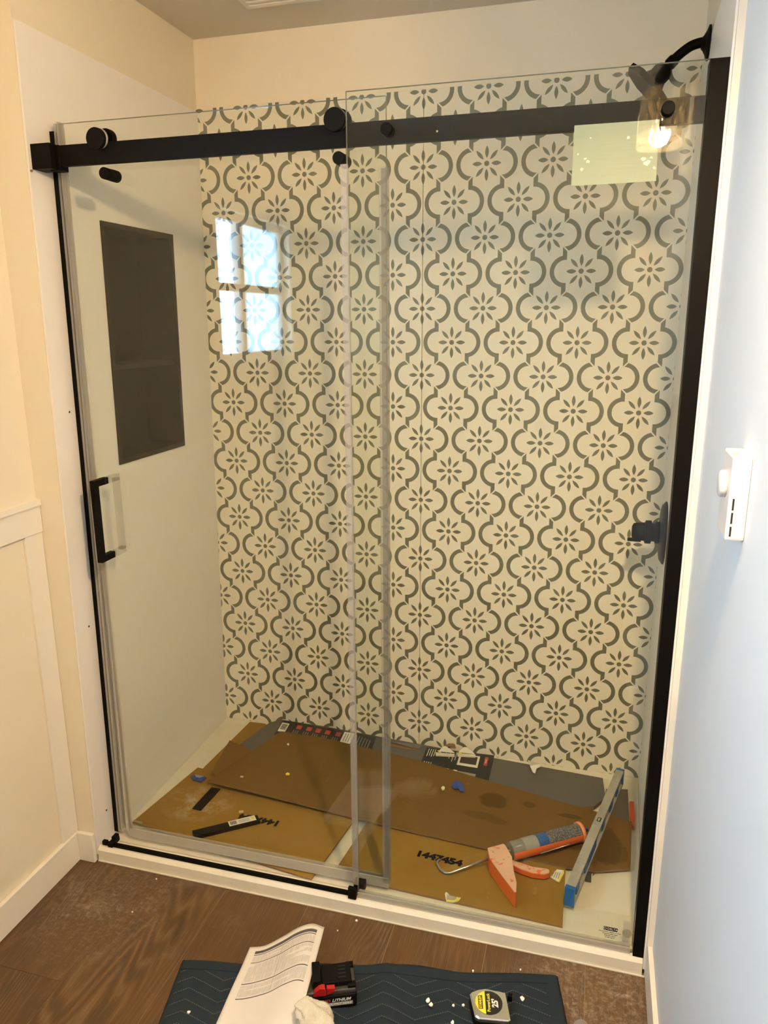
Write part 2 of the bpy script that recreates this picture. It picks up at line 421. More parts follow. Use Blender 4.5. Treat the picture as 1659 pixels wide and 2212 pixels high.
# left wall: alcove part, return face, room part with the window opening
wy0, wy1, wz0, wz1 = -2.38, -1.705, 1.365, 1.925
ny0, ny1, nz0, nz1 = -.554, -.203, 1.1285, 1.776
def lean_box(mb, ya, yb, za, zb):
    mb.loft([(XL(za)-.006,ya,za),(XL(za)-.006,yb,za),(-1.0,yb,za),(-1.0,ya,za)], [(XL(zb)-.006,ya,zb),(XL(zb)-.006,yb,zb),(-1.0,yb,zb),(-1.0,ya,zb)])
mb = MB()
lean_box(mb,YF,ny0-.001,-.05,CZ+.02); lean_box(mb,ny1+.001,.05,-.05,CZ+.02); lean_box(mb,ny0-.001,ny1+.001,-.05,nz0-.001); lean_box(mb,ny0-.001,ny1+.001,nz1+.001,CZ+.02)
mb.box(-1.0,-.876,ny0-.001,ny1+.001,nz0-.001,nz1+.001)
mb.box(-.90,RL,YB-.05,wy0,-.05,CZ+.02); mb.box(-.90,RL,wy1,YF-.0001,-.05,CZ+.02)
mb.box(-.90,RL,wy0,wy1,-.05,wz0); mb.box(-.90,RL,wy0,wy1,wz1,CZ+.02)
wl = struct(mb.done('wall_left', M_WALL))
# white shower panel (6 mm) with the opening, on the left wall
def PL(y,z,off=0.0): return (XL(z)+off, y, z)
mb = MB(); oy0,oy1,oz0,oz1 = YF+.002,.0,.020,2.167
O = [(oy0,oz0),(oy1,oz0),(oy1,oz1),(oy0,oz1)]; I = [(ny0,nz0),(ny1,nz0),(ny1,nz1),(ny0,nz1)]
for i in range(4):
    j=(i+1)%4
    mb.quad([PL(*O[i]),PL(*O[j]),PL(*I[j]),PL(*I[i])])
    mb.quad([PL(*O[i]),PL(*O[j]),PL(*O[j],-.0055),PL(*O[i],-.0055)])
    mb.quad([PL(*I[i]),PL(*I[j]),PL(*I[j],-.0055),PL(*I[i],-.0055)])
mb.done('shower_panel', M_PANEL, wl)
# niche insert
ni = thing('shower_niche', (-.745,(ny0+ny1)/2,nz0), 'recessed black wall niche with one shelf in the left shower wall', 'niche')
fw=.014; D=-.870
mb = MB()
a0,a1,c0,c1 = ny0-.003,ny1+.003,nz0-.003,nz1+.003
def rim(mb, y0,y1,z0,z1):
    P=[PL(y0,z0,.0003),PL(y1,z0,.0003),PL(y1,z1,.0003),PL(y0,z1,.0003)]; Q=[PL(y0,z0,.004),PL(y1,z0,.004),PL(y1,z1,.004),PL(y0,z1,.004)]
    mb.loft(P,Q)
rim(mb,a0,a0+fw,c0,c1); rim(mb,a1-fw,a1,c0,c1); rim(mb,a0+fw,a1-fw,c0,c0+fw); rim(mb,a0+fw,a1-fw,c1-fw,c1)
mb.done('niche_frame', M_BRONZE, ni)
mb = MB(); t=.004
mb.box(D,D-t,ny0+.003,ny1-.003,nz0+.003,nz1-.003)
mb.box(D,-.7495,ny0+.003,ny0+.003+t,nz0+.003,nz1-.003); mb.box(D,-.7495,ny1-.003-t,ny1-.003,nz0+.003,nz1-.003)
mb.box(D,-.7545,ny0+.003+t,ny1-.003-t,nz0+.003,nz0+.003+t); mb.box(D,-.7475,ny0+.003+t,ny1-.003-t,nz1-.003-t,nz1-.003)
mb.done('niche_liner', M_NICHE, ni)
mb = MB(); mb.box(D+.0005,-.762,ny0+.0072,ny1-.0072,1.388,1.404,bev=.001); mb.done('shelf', M_BRONZE, ni)
# right wall
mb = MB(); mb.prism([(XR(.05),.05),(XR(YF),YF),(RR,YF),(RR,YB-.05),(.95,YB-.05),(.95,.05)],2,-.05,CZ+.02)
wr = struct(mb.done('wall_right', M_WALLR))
mb = MB(); mb.prism([(XR(0)-.0045,0.0),(XR(YF)-.0045,YF+.002),(XR(YF)-.0003,YF+.002),(XR(0)-.0003,0.0)],2,.020,2.167)
mb.done('shower_panel', M_PANEL, wr)
# paint of the wall end strip and alcove top is the cream one
mb = MB(); mb.box(XR(YF)+.0002,RR,YF-.0015,YF-.0001,.09,CZ); mb.done('wall_end_strip', M_TRIM, wr)
mb = MB(); mb.prism([(XR(0)-.001,0.0),(XR(YF)-.001,YF),(XR(YF)-.0001,YF),(XR(0)-.0001,0.0)],2,2.1675,CZ); mb.done('upper_paint', M_WALL, wr)
mb = MB(); mb.box(-1.0,.95,YB-.10,YB,-.05,CZ+.02); wr2 = struct(mb.done('wall_rear', M_WALL))
# door in the rear wall, seen only as a reflection
mb = MB(); mb.box(-.50,.32,YB,YB+.025,.0,2.03); d1 = struct(mb.done('door_1', M_TRIM))
for z0,z1 in ((.16,.95),(1.08,1.90)):
    mb = MB(); mb.box(-.38,.20,YB+.025,YB+.031,z0,z1,bev=.002); mb.done('door_panel', M_TRIM, d1)
mb = MB(); mb.cyl((.26,YB+.025,.98),(.26,YB+.06,.98),.008); mb.lathe([(.004,0),(.024,.006),(.027,.018),(.018,.03),(.004,.034)],(.26,YB+.055,.98),(0,1,0)); mb.done('door_handle', M_BLACK, d1)
# baseboards
mb = MB(); mb.box(RL,-.822,YB,YF-.002,0.001,.092,bev=.0015); struct(mb.done('baseboard_left', M_TRIM))
mb = MB(); mb.box(-.8215,XL(.0)-.004,YF-.0125,YF-.0003,0.001,.092,bev=.0015); struct(mb.done('baseboard_return', M_TRIM))
mb = MB(); mb.box(.7392,RR-.0002,YB,YF-.002,0.001,.092,bev=.0015); struct(mb.done('baseboard_right', M_TRIM))
# wainscot boards on the left wall
mb = MB(); mb.box(RL,-.8235,YB,YF-.001,.992,1.062,bev=.0012); mb.prism([(-.835,1.062),(-.819,1.062),(-.819,1.066),(-.8205,1.078),(-.835,1.081)],1,YB,YF-.001)
struct(mb.done('trim_1', M_TRIM))
for i,(ya,yb) in enumerate(((-.868,YF-.001),(-1.55,-1.48),(-2.25,-2.18),(-2.95,-2.88))):
    mb = MB(); mb.box(RL,-.8265,ya,yb,.0925,.9915,bev=.0012); struct(mb.done('trim_%d'%(i+2), M_TRIM))
# window in the left wall (seen as a reflection in the sliding door; it gives the daylight)
mb = MB(); cs=.07
mb.box(RL+.0003,RL+.018,wy0-cs,wy1+cs,wz1,wz1+cs); mb.box(RL+.0003,RL+.018,wy0-cs,wy1+cs,wz0-cs,wz0)
mb.box(RL+.0003,RL+.018,wy0-cs,wy0,wz0,wz1); mb.box(RL+.0003,RL+.018,wy1,wy1+cs,wz0,wz1)
win = struct(mb.done('window_1', M_TRIM))
mb = MB(); fx0,fx1=-.887,-.853; ym=-1.97; zm=1.650
mb.box(fx0,fx1,wy0,wy0+.03,wz0,wz1); mb.box(fx0,fx1,wy1-.03,wy1,wz0,wz1); mb.box(fx0,fx1,wy0,wy1,wz0,wz0+.03); mb.box(fx0,fx1,wy0,wy1,wz1-.03,wz1)
mb.box(fx0,fx1,ym-.022,ym+.022,wz0+.03,wz1-.03); mb.box(fx0+.004,fx1-.004,wy0+.03,wy1-.03,zm-.014,zm+.014)
mb.done('window_frame', M_WHITEPL, win)
for ya,yb in ((wy0+.03,ym-.022),(ym+.022,wy1-.03)):
    for za,zb in ((wz0+.03,zm-.014),(zm+.014,wz1-.03)):
        mb = MB(); mb.box(-.872,-.868,ya,yb,za,zb); mb.done('pane', M_WGLASS if ya > ym else M_FROST, win)
# anchor holes left in the left shower panel
for (u,v_) in ((150,890),(192,1353),(230,1750)):
    zc = G(u,v_,0,-.755).z; p = G(u,v_,0,XL(zc)); 
    mb = MB(); mb.cyl((XL(p.z)-.001,p.y,p.z),(XL(p.z)+.0006,p.y,p.z),.0028,12); mb.done('screw_hole', M_HOLE, wl)
# ceiling fan grille
vent = thing('exhaust_vent', (-.31,-.37,CZ), 'white slatted exhaust vent in the ceiling above the shower', 'vent')
mb = MB(); x0,x1,y0,y1=-.46,-.16,-.50,-.195
mb.prism([(x0,y0),(x1,y0),(x1,y1),(x0,y1)],2,CZ-.012,CZ-.0005); vb = mb.done('vent_frame', M_TRIM, vent)
for k in range(11):
    yy=y0+.03+k*.0235
    mb = MB(); mb.box(x0+.022,x1-.022,yy,yy+.012,CZ-.020,CZ-.0121,bev=.001); mb.done('slat', M_TRIM, vent)

# ---------------------------------------------------------------- shower pan
pan = thing('shower_pan', (0,-.40,0), 'off-white low shower pan with a front kerb under the glass', 'shower pan')
def pan_body():
    prof = [(-.805,.0005),(-.805,.036),(-.797,.0445),(-.790,.0455),(-.766,.0440),(-.750,.0340),(-.700,.0270),(-.640,.0220),(-.03,.0215),(-.004,.026),(-.004,.0005)]
    mb = MB(); n=len(prof)
    L=[mb.bm.verts.new((XL(z)+.0008,y,z)) for y,z in prof]; R=[mb.bm.verts.new((XR(y)-.0055,y,z)) for y,z in prof]
    for i in range(n): mb.bm.faces.new([L[i],L[(i+1)%n],R[(i+1)%n],R[i]])
    mb.bm.faces.new(L[::-1]); mb.bm.faces.new(R)
    return mb.done('pan_body', M_PAN, pan)
pan_body()
mb = MB(); mb.prism([(XL(0)+.001,YF-.0006),(XL(0)+.001,YF-.0032),(.738,YF-.0032),(.738,YF-.0006)],2,.0008,.004); mb.done('caulk_bead', M_FOAM, pan)

# ---------------------------------------------------------------- glass enclosure
# fixed panel
fixed = thing('fixed_glass_panel', (.36,-.785,.045), 'fixed clear glass panel on the right, reaching in front of the black rail', 'glass panel')
def glass_slab(name, x0,x1,y0,y1,z0,z1,parent):
    mb = MB(); mb.box(x0,x1,y0,y1,z0,z1)
    for f in mb.bm.faces: f.material_index = 0 if abs(f.normal.y) > .9 else 1
    bmesh.ops.recalc_face_normals(mb.bm, faces=mb.bm.faces)
    for f in mb.bm.faces: f.normal_update(); f.material_index = 0 if abs(f.normal.y) > .9 else 1
    return mb.done(name, [M_GLASS, M_GEDGE], parent)
glass_slab('glass_sheet', .0185,.7085,-.790,-.782,.050,1.968, fixed)
mb = MB(); mb.box(.006,.0215,-.7935,-.7905,.085,1.832); mb.box(.006,.0180,-.7905,-.775,.085,1.832); mb.done('edge_seal', M_SEAL, fixed)
mb = MB(); mb.box(.0185,.703,-.7935,-.7905,.046,.062); mb.box(.0185,.703,-.7815,-.774,.046,.058); mb.done('bottom_seal', M_SEAL2, fixed)
for xk in (.106,.637):
    mb = MB(); mb.cyl((xk,-.7905,1.891),(xk,-.8015,1.891),.0118,28,bev=.0012); mb.cyl((xk,-.7815,1.891),(xk,-.7755,1.891),.0118,28); mb.done('standoff_knob', M_BLACK, fixed)
# logo and small print etched near the foot of the fixed panel
def on_glass(u,v): return G(u,v,1,-.7906)
p = on_glass(1319,2007)
lg = bpy.data.objects.new
mb = MB(); w,h=.0165,.0052
pts=[]
for cx,cz,a0 in ((w-.0025,h-.0025,0),(-w+.0025,h-.0025,90),(-w+.0025,-h+.0025,180),(w-.0025,-h+.0025,270)):
    for k in range(5): a=math.radians(a0+k*22.5); pts.append((p.x+cx+.0025*math.cos(a),p.z+cz+.0025*math.sin(a)))
mb.prism(pts,1,-.7909,-.7906); mb.done('etched_logo', M_INK, fixed)
Mx = lambda X,Z,off=-.79105: frame((X,off,Z),(1,0,0),(0,0,1))
mb = MB(); mb.lathe([(.0034,0),(.0034,.00015),(.0024,.00015),(.0024,0)],(p.x-.0122-.0004,-.7909,p.z),(0,-1,0),20,cap=False); mb.done('logo_ring', M_WPR, fixed)
text_mesh('logo_text','DELTA',.0080,Mx(p.x+.0044,p.z),M_WPR,fixed,spacing=1.0)
for k,(tx,sz) in enumerate((('ShowerDoors Made in U.S.A.',.0042),('Tempered Safety Glass',.0038),('ANSI Z97.1-2015',.0036),('16 CFR 1201 II',.0036))):
    text_mesh('small_print',tx,sz,Mx(p.x-.001,p.z-.0090-k*.0052),M_INK,fixed,bold=.00005)
text_mesh('small_print','DO NOT REMOVE',.0034,Mx(p.x+.002,p.z-.034),M_GPR,fixed)
p2 = on_glass(1345,2023)
mb = MB(); mb.tube([(p2.x-.006,-.7909,p2.z+.006),(p2.x+.010,-.7909,p2.z+.004)],.00035,5); mb.tube([(p2.x-.006,-.7909,p2.z+.006),(p2.x-.005,-.7909,p2.z-.003),(p2.x+.001,-.7909,p2.z-.010),(p2.x+.006,-.7909,p2.z-.011)],.00035,5); mb.done('shield_mark', M_GPR, fixed)
text_mesh('small_print','ICC',.0045,Mx(p2.x+.002,p2.z),M_GPR,fixed)
# foot clip behind the glass at the right jamb
mb = MB(); mb.box(.684,.7025,-.776,-.770,.060,.118,bev=.002); mb.cyl((.694,-.776,.088),(.694,-.7785,.088),.011,20); fc = mb.done('foot_clip', M_SEAL, fixed)
# opaque pale sticker on the glass, with adhesive specks
s1,s2,s3,s4 = [G(u,v,1,-.7815) for u,v in ((1241,271),(1425,258),(1417,391),(1234,402))]
st = thing('glass_sticker', tuple(s1), 'blank pale rectangular sheet stuck high on the fixed glass below the rail', 'sticker')
mb = MB(); mb.loft([tuple(q) for q in (s1,s2,s3,s4)], [(q.x,-.7808,q.z) for q in (s1,s2,s3,s4)])
mm = mat('pale_sheet', (.60,.62,.50), .45); nt,b = nt_of(mm); x,y,z,v = coords(nt); setc(nt,b,mixc(nt, noise(nt,v,90,3,.6,(.2,1,3)), (.30,.33,.235),(.35,.38,.28)))
mb.done('sheet', mm, st)
for k,(u,v,r) in enumerate(((1357,297,.0035),(1264,343,.003),(1270,349,.0035),(1249,333,.002),(1256,366,.0035),(1390,344,.0045),(1398,352,.006),(1407,340,.003),(1413,362,.003),(1276,298,.0015))):
    q = G(u,v,1,-.7816); mb = MB(); n=9
    pts=[(q.x+r*(.6+.7*random.random())*math.cos(2*PI*i/n), q.z+r*(.5+.6*random.random())*math.sin(2*PI*i/n)) for i in range(n)]
    mb.prism(pts,1,-.7818,-.7816); mb.done('adhesive_fleck', M_WSTK, st)
# sliding door
door = thing('sliding_glass_door', (-.31,-.735,.05), 'clear glass sliding door on the left, hung behind the black rail', 'glass door')
glass_slab('glass_sheet', -.7035,.0885,-.739,-.731,.057,1.968, door)
mb = MB(); mb.box(.0750,.0915,-.7300,-.7265,.062,1.832); mb.box(.0850,.0915,-.7415,-.7300,.062,1.832) if False else mb.box(.0888,.0925,-.7415,-.7265,.062,1.832); mb.box(.0735,.0888,-.7430,-.7395,.062,1.832); mb.done('edge_seal', M_SEAL, door)
mb = MB(); mb.box(-.7035,.0885,-.743,-.7395,.050,.078); mb.box(-.7035,.0885,-.7305,-.727,.050,.078); mb.box(-.7035,.0885,-.7395,-.7305,.046,.0565); mb.done('bottom_sweep', M_SEAL2, door)
for cx in (-.5700,-.0055):
    # roller: front cap, wheel on the rail, washer at the glass
    zc = 1.9175
    mb = MB(); mb.cyl((cx,-.795,zc),(cx,-.783,zc),.0228,40,bev=.0015); r = mb.done('roller_cap', M_BLACK, door)
    mb = MB(); mb.cyl((cx,-.7825,zc+.009),(cx,-.7435,zc+.009),.0125,24); mb.cyl((cx,-.755,zc+.008),(cx,-.7395,zc+.008),.021,36,bev=.001); mb.done('roller_hub', M_BLACK, door)
    mb = MB(); mb.lathe([(.0185,0),(.0215,.0015),(.0215,.006),(.0185,.0075)],(cx+.001,-.7825,zc+.002),(0,1,0),36); mb.done('roller_wheel', M_GPR, door)
for cx in (-.5580,.0005):
    zc = 1.8455
    mb = MB(); mb.cyl((cx,-.790,zc),(cx,-.765,zc),.0128,30,bev=.0012); mb.cyl((cx,-.7655,zc),(cx,-.7395,zc),.0132,30,bev=.001); mb.done('anti_jump_block', M_BLACK, door)
# pull handle through the door
hx0,hx1=-.6745,-.6600
hz0,hz1 = .9150,1.1310
mb = MB()
poly=[(-.796,hz0),(-.796,hz1),(-.7395,hz1),(-.7395,hz1-.0165),(-.7805,hz1-.0165),(-.7805,hz0+.0165),(-.7395,hz0+.0165),(-.7395,hz0)]
mb.prism(poly,0,hx0,hx1); hd = mb.done('handle', M_BLACK, door)
mb = MB(); mb.box(hx0-.0006,hx1+.0006,-.7545,-.753,hz1-.017,hz1+.0006); mb.done('handle_joint', M_HOLE, hd)
mb = MB(); mb.box(hx0,hx1,-.7305,-.690,hz1-.0165,hz1,bev=.001); mb.box(hx0,hx1,-.7305,-.690,hz0,hz0+.0165,bev=.001); mb.box(hx0,hx1,-.705,-.690,hz0+.01,hz1-.01,bev=.001); mb.done('inner_handle', M_SEAL, door)
# rail
rail = thing('shower_rail', (0,-.76,1.89), 'matte black horizontal rail running across the top of the enclosure', 'rail')
mb = MB(); mb.box(-.700,.7035,-.7755,-.7605,1.8685,1.9130,bev=.0008); mb.done('bar', M_BLACK, rail)
mb = MB(); mb.box(XL(1.89)+.0006,-.6905,-.7950,-.7480,1.8620,1.9160,bev=.001)
mb.done('wall_bracket', M_BLACK, rail)
mb = MB(); mb.box(-.7085,-.6800,-.7765,-.7480,1.8600,1.9140,bev=.0008); mb.done('bracket_collar', M_BLACK, rail)
mb = MB(); mb.cyl((.205,-.7757,1.885),(.205,-.7760,1.885),.0022,12); mb.done('rail_screw', M_CHROME, rail)
# left jamb with its bulb seals
jamb = thing('left_wall_jamb', (-.75,-.72,.045), 'narrow black wall jamb with clear bulb seals beside the left shower wall', 'jamb')
def strip(mb, xo0, xo1, y0, y1, z0, z1, lean=1.0):
    mb.loft([(XL(z0)*1+xo0,y0,z0),(XL(z0)+xo1,y0,z0),(XL(z0)+xo1,y1,z0),(XL(z0)+xo0,y1,z0)],
            [(XL(z1)+xo0,y0,z1),(XL(z1)+xo1,y0,z1),(XL(z1)+xo1,y1,z1),(XL(z1)+xo0,y1,z1)])
mb = MB(); strip(mb,.0006,.0130,-.7240,-.690,.0410,1.957); mb.done('channel', M_BLACK, jamb)
mb = MB(); strip(mb,.0133,.0155,-.7243,-.700,.0460,1.957); mb.done('channel_lip', M_BRONZE, jamb)
mb = MB(); strip(mb,.0158,.0210,-.7265,-.705,.0460,1.972); mb.done('bulb_seal', M_SEAL2, jamb)
mb = MB(); strip(mb,.0212,.0245,-.7240,-.700,.0460,1.972); mb.done('bulb_seal', M_SEAL, jamb)
mb = MB(); strip(mb,.0250,.0310,-.7262,-.708,.0460,1.975); mb.done('bulb_seal', M_SEAL2, jamb)
mb = MB(); mb.box(-.7075,-.7040,-.7425,-.7265,.060,1.972); mb.box(-.7035,-.6900,-.7425,-.7395,.078,1.972); mb.done('door_edge_seal', M_SEAL, door)
# right jamb
rj = thing('right_wall_jamb', (.72,-.78,.045), 'wide matte black vertical jamb holding the fixed glass against the right wall', 'jamb')
mb = MB(); mb.loft([(.7090,-.797,.0455),(.7385,-.797,.0455),(.7385,-.760,.0455),(.7090,-.760,.0455)],[(.7010,-.797,1.966),(.7338,-.797,1.966),(.7338,-.760,1.966),(.7010,-.760,1.966)]); mb.done('channel', M_BLACK, rj)
# bottom guide rail on the kerb
gr = thing('bottom_guide_rail', (-.37,-.787,.046), 'thin black guide bar lying along the front kerb below the sliding door', 'guide rail')
mb = MB(); mb.box(-.744,.000,-.7935,-.7835,.0462,.0560,bev=.001); mb.done('bar', M_BLACK, gr)
mb = MB(); mb.box(-.7595,-.7440,-.7940,-.7830,.0462,.0600,bev=.002); mb.box(-.7380,-.7230,-.7975,-.7600,.0462,.0600,bev=.0015); mb.prism([(-.7590,.0600),(-.7590,.0660),(-.7420,.0700),(-.7420,.0600)],0,-.738,-.7245) if False else mb.box(-.7370,-.7240,-.7800,-.7600,.0602,.0680,bev=.0015); mb.done('end_clip', M_BLACK2, gr)
mb = MB(); mb.box(-.0050,.0175,-.8030,-.7920,.0460,.0790,bev=.0015); mb.box(.0010,.0300,-.7730,-.7500,.0460,.0720,bev=.0015); mb.box(-.0050,.0160,-.7925,-.7755,.0460,.0600); mb.done('guide_block', M_BLACK2, gr)

# screw sticking out of the wall under the bracket
zc=1.86; q=G(97,367,1,-.80)
sc = thing('wall_screw', (XL(q.z),q.y,q.z), 'small brass screw head in the wall just below the rail bracket', 'screw')
mb = MB(); mb.cyl((XL(q.z)+.0003,q.y,q.z),(XL(q.z)+.004,q.y,q.z),.0028,14); mb.done('head', M_BROWNPL, sc)

# ---------------------------------------------------------------- shower fittings on the right wall
YS=-.235; xw=XR(YS)-.0052
def AT(u,v,y=YS): return G(u,v,1,y)
sh = thing('showerhead', (xw,YS,2.15), 'black shower head on a curved arm high on the right shower wall', 'shower head')
ctr = AT(1537,92)
mb = MB(); mb.lathe([(.0380,0),(.0375,.004),(.026,.008),(.016,.014),(.0125,.018)],(xw,YS,ctr.z),(-1,0,0),40); mb.done('flange', M_BLACK, sh)
pts=[(xw-.014,YS,ctr.z)]+[tuple(AT(u,v)) for u,v in ((1515,92),(1496,98),(1480,108),(1462,123),(1445,139))]
mb = MB(); mb.tube(spline(pts,6),.0112,20); mb.done('arm', M_BLACK, sh)
a1=AT(1458,127); a2=AT(1410,177); dr=(a2-a1).normalized()
mb = MB(); mb.lathe([(.0135,0),(.0145,.004),(.0145,.016),(.0125,.020)],a1,dr,8); mb.done('arm_nut', M_BLACK, sh)
ba=a1+dr*.021
mb = MB(); mb.lathe([(.012,0),(.019,.006),(.024,.016),(.024,.030),(.032,.046),(.034,.052)],ba,dr,8); mb.done('ball_joint_housing', M_BLACK, sh)
fc=ba+dr*.053
perp=Vector((-dr.z,0,dr.x)); 
mb = MB(); T=frame(fc,perp,(0,1,0)); nrm=T.col[2].to_3d()
sgn = 1 if nrm.dot(dr)>0 else -1
hw=.062
oct8=[(hw*x,hw*y) for x,y in ((1,.45),(.45,1),(-.45,1),(-1,.45),(-1,-.45),(-.45,-1),(.45,-1),(1,-.45))]
mb.prism(oct8,2,0,sgn*.014,M=T); mb.prism([(x*.55,y*.55) for x,y in oct8],2,-sgn*.006,0,M=T); mb.done('face_plate', M_BLACK, sh)
# valve
va=G(1437,1152,0,XR(-.18)-.005); YV=va.y
vv = thing('shower_valve', (XR(YV)-.005,YV,va.z), 'black shower valve with an oval plate and knob handle on the right shower wall', 'valve')
xv=XR(YV)-.0052
t1=AT(1443,1085,YV); t2=AT(1432,1217,YV); rz=(t1.z-t2.z)/2; zc=(t1.z+t2.z)/2
mb = MB(); mb.lathe([(rz,0),(rz*.98,.004),(rz*.86,.011),(rz*.6,.014),(.02,.015)],(xv,YV,zc),(-1,0,0),48); mb.done('escutcheon', M_BRONZE, vv)
xa=AT(1433,1150,YV); xb=AT(1423,1150,YV); xc=AT(1403,1150,YV); xd=AT(1370,1150,YV)
mb = MB(); mb.lathe([(.031,0),(.031,.010),(.026,.012),(.026,.020),(.033,.022),(.033,.036),(.028,.039)],(xv-.015,YV,zc),(-1,0,0),36); mb.done('valve_body', M_BLACK, vv)
mb = MB(); mb.lathe([(.027,0),(.0265,.012),(.025,.022),(.0235,.030),(.015,.034)],(xv-.054,YV,zc),(-1,0,0),8); 
mb.loft([(xv-.062,YV-.010,zc-.018),(xv-.062,YV+.010,zc-.018),(xv-.062,YV+.010,zc-.028),(xv-.062,YV-.010,zc-.028)],
        [(xv-.098,YV-.005,zc-.022),(xv-.098,YV+.005,zc-.022),(xv-.098,YV+.005,zc-.029),(xv-.098,YV-.005,zc-.029)])
mb.done('valve_handle', M_BLACK, vv)

# ---------------------------------------------------------------- thermostat on the right wall
th = thing('thermostat', (.737,-1.27,1.23), 'white wall thermostat with round dial on the pale blue-lit right wall', 'thermostat')
mb = MB(); mb.box(.726,.7508,-1.300,-1.225,1.2235,1.341,bev=.003); mb.done('case', M_WHITEPL, th)
mb = MB(); mb.lathe([(.019,0),(.019,.006),(.017,.0085),(.001,.009)],(.7258,-1.262,1.296),(-1,0,0),36); mb.done('dial', M_WHITEPL, th)
for z0,z1 in ((1.2300,1.2440),(1.2480,1.2635),(1.2670,1.2830)):
    mb = MB(); mb.box(.7310,.7335,-1.3006,-1.2999,z0,z1); mb.done('vent_slot', M_HOLE, th)
for k in range(3):
    mb = MB(); mb.box(.7285,.7385,-1.292+k*.011,-1.287+k*.011,1.3408,1.3414); mb.done('top_slot', M_GPR, th)

# ---------------------------------------------------------------- vanity light (seen reflected in the fixed glass)
vl = thing('vanity_light', (RR,-1.72,2.1), 'two-lamp black vanity light with seeded glass jar shades, reflected in the fixed glass', 'wall light')
mb = MB(); mb.box(RR-.020,RR-.0006,-1.87,-1.56,2.175,2.245,bev=.003); mb.done('back_plate', M_BLACK, vl)
def refl(u,v,y): return G(u,v,1,-1.58-y)
for (yy,ub,vb,ut,vt,lit) in ((-1.63,1433,283,1438,187,False),(-1.80,1422,317,1430,228,True)):
    b0=refl(ub,vb,yy); t0=refl(ut,vt,yy); cx=(b0.x+t0.x)/2; zb=b0.z; zt=t0.z; rj_=.066
    mb = MB(); h=zt-zb
    mb.lathe([(rj_,0),(rj_,h-.030),(rj_*.93,h-.012),(rj_*.70,h-.001),(.030,h),(.030,h-.003),(rj_*.68,h-.004),(rj_*.90,h-.015),(rj_-.003,h-.032),(rj_-.003,0)],(cx,yy,zb),(0,0,1),48,cap=False)
    mb.done('jar_shade', M_JAR, vl)
    mb = MB(); mb.lathe([(rj_-.0035,-.003),(rj_+.001,-.003),(rj_+.001,.001),(rj_-.0035,.001)],(cx,yy,zb),(0,0,1),48,cap=False); mb.done('jar_rim', M_RIM, vl)
    mb = MB(); mb.lathe([(.030,0),(.032,.004),(.030,.030),(.018,.050),(.010,.055)],(cx,yy,zt+.001),(0,0,1),28)
    mb.tube(spline([(cx,yy,zt+.050),(cx,yy,zt+.075),(cx+.02,yy,zt+.090),(RR-.022,yy,2.205)],6),.007,12); mb.done('lamp_holder', M_BLACK, vl)
    mb = MB(); hb=zt-.004
    mb.lathe([(.012,0),(.013,.030),(.012,.034)],(cx,yy,hb),(0,0,-1),24); mb.done('bulb_base', M_WHITEPL, vl)
    mb = MB()
    mb.lathe([(.0125,.0345),(.018,.043),(.027,.056),(.031,.072),(.030,.084),(.024,.097),(.012,.105),(.001,.107)],(cx,yy,hb),(0,0,-1),28,cap=False)
    mb.done('bulb', mat('lit_bulb',(1,1,1),.4,emit=(1.0,.70,.38),estr=BULB) if lit else M_WGLASS, vl)

# ---------------------------------------------------------------- sheets of cardboard on the pan
def fit_plane(P):
    import numpy as np
    A=np.array([[p[0],p[1],1] for p in P]); z=np.array([p[2] for p in P]); s,_,_,_=np.linalg.lstsq(A,z,rcond=None); return s
def sheet_bm(pts3, step=.03, zf=None):
    """convex outline (x,y,z); returns a fine triangulated surface that follows the fitted plane"""
    s = fit_plane(pts3); bm = bmesh.new()
    xs=[p[0] for p in pts3]; ys=[p[1] for p in pts3]
    nx=max(2,int((max(xs)-min(xs))/step)+1); ny=max(2,int((max(ys)-min(ys))/step)+1)
    g=[[bm.verts.new((min(xs)+(max(xs)-min(xs))*i/nx, min(ys)+(max(ys)-min(ys))*j/ny, 0)) for j in range(ny+1)] for i in range(nx+1)]
    for i in range(nx):
        for j in range(ny): bm.faces.new([g[i][j],g[i+1][j],g[i+1][j+1],g[i][j+1]])
    area=sum(pts3[i][0]*pts3[(i+1)%len(pts3)][1]-pts3[(i+1)%len(pts3)][0]*pts3[i][1] for i in range(len(pts3)))
    P=pts3 if area>0 else pts3[::-1]
    for i in range(len(P)):
        a=Vector((P[i][0],P[i][1],0)); b=Vector((P[(i+1)%len(P)][0],P[(i+1)%len(P)][1],0)); d=b-a; nrm=Vector((d.y,-d.x,0))
        bmesh.ops.bisect_plane(bm, geom=bm.verts[:]+bm.edges[:]+bm.faces[:], plane_co=a, plane_no=nrm, clear_outer=True)
    for v in bm.verts:
        z=s[0]*v.co.x+s[1]*v.co.y+s[2]
        if zf: z+=zf(v.co.x,v.co.y)
        v.co.z=z
    return bm
def sheet(name, px, label, matl, th=.004, zf=None, group=None, cat='cardboard'):
    """px: (u, v, height)"""
    P=[(*floorpt(u,v,z),z) for u,v,z in px]
    bm=sheet_bm(P,.03,zf)
    top=bm.faces[:]
    r=bmesh.ops.extrude_face_region(bm, geom=top)
    for g in r['geom']:
        if isinstance(g,bmesh.types.BMVert): g.co.z-=th
    bmesh.ops.recalc_face_normals(bm, faces=bm.faces)
    for f in bm.faces: f.normal_update(); f.material_index = 1 if abs(f.normal.z)<.5 else 0; f.smooth=False
    me=bpy.data.meshes.new(name); bm.to_mesh(me); bm.free(); me.materials.append(matl); me.materials.append(M_CARDE)
    root=thing(name,(P[0][0],P[0][1],.022),label,cat,group)
    o=bpy.data.objects.new('board',me); COL.objects.link(o); o.parent=root; o.matrix_parent_inverse=Matrix.Translation(root.location).inverted()
    return root, fit_plane(P)
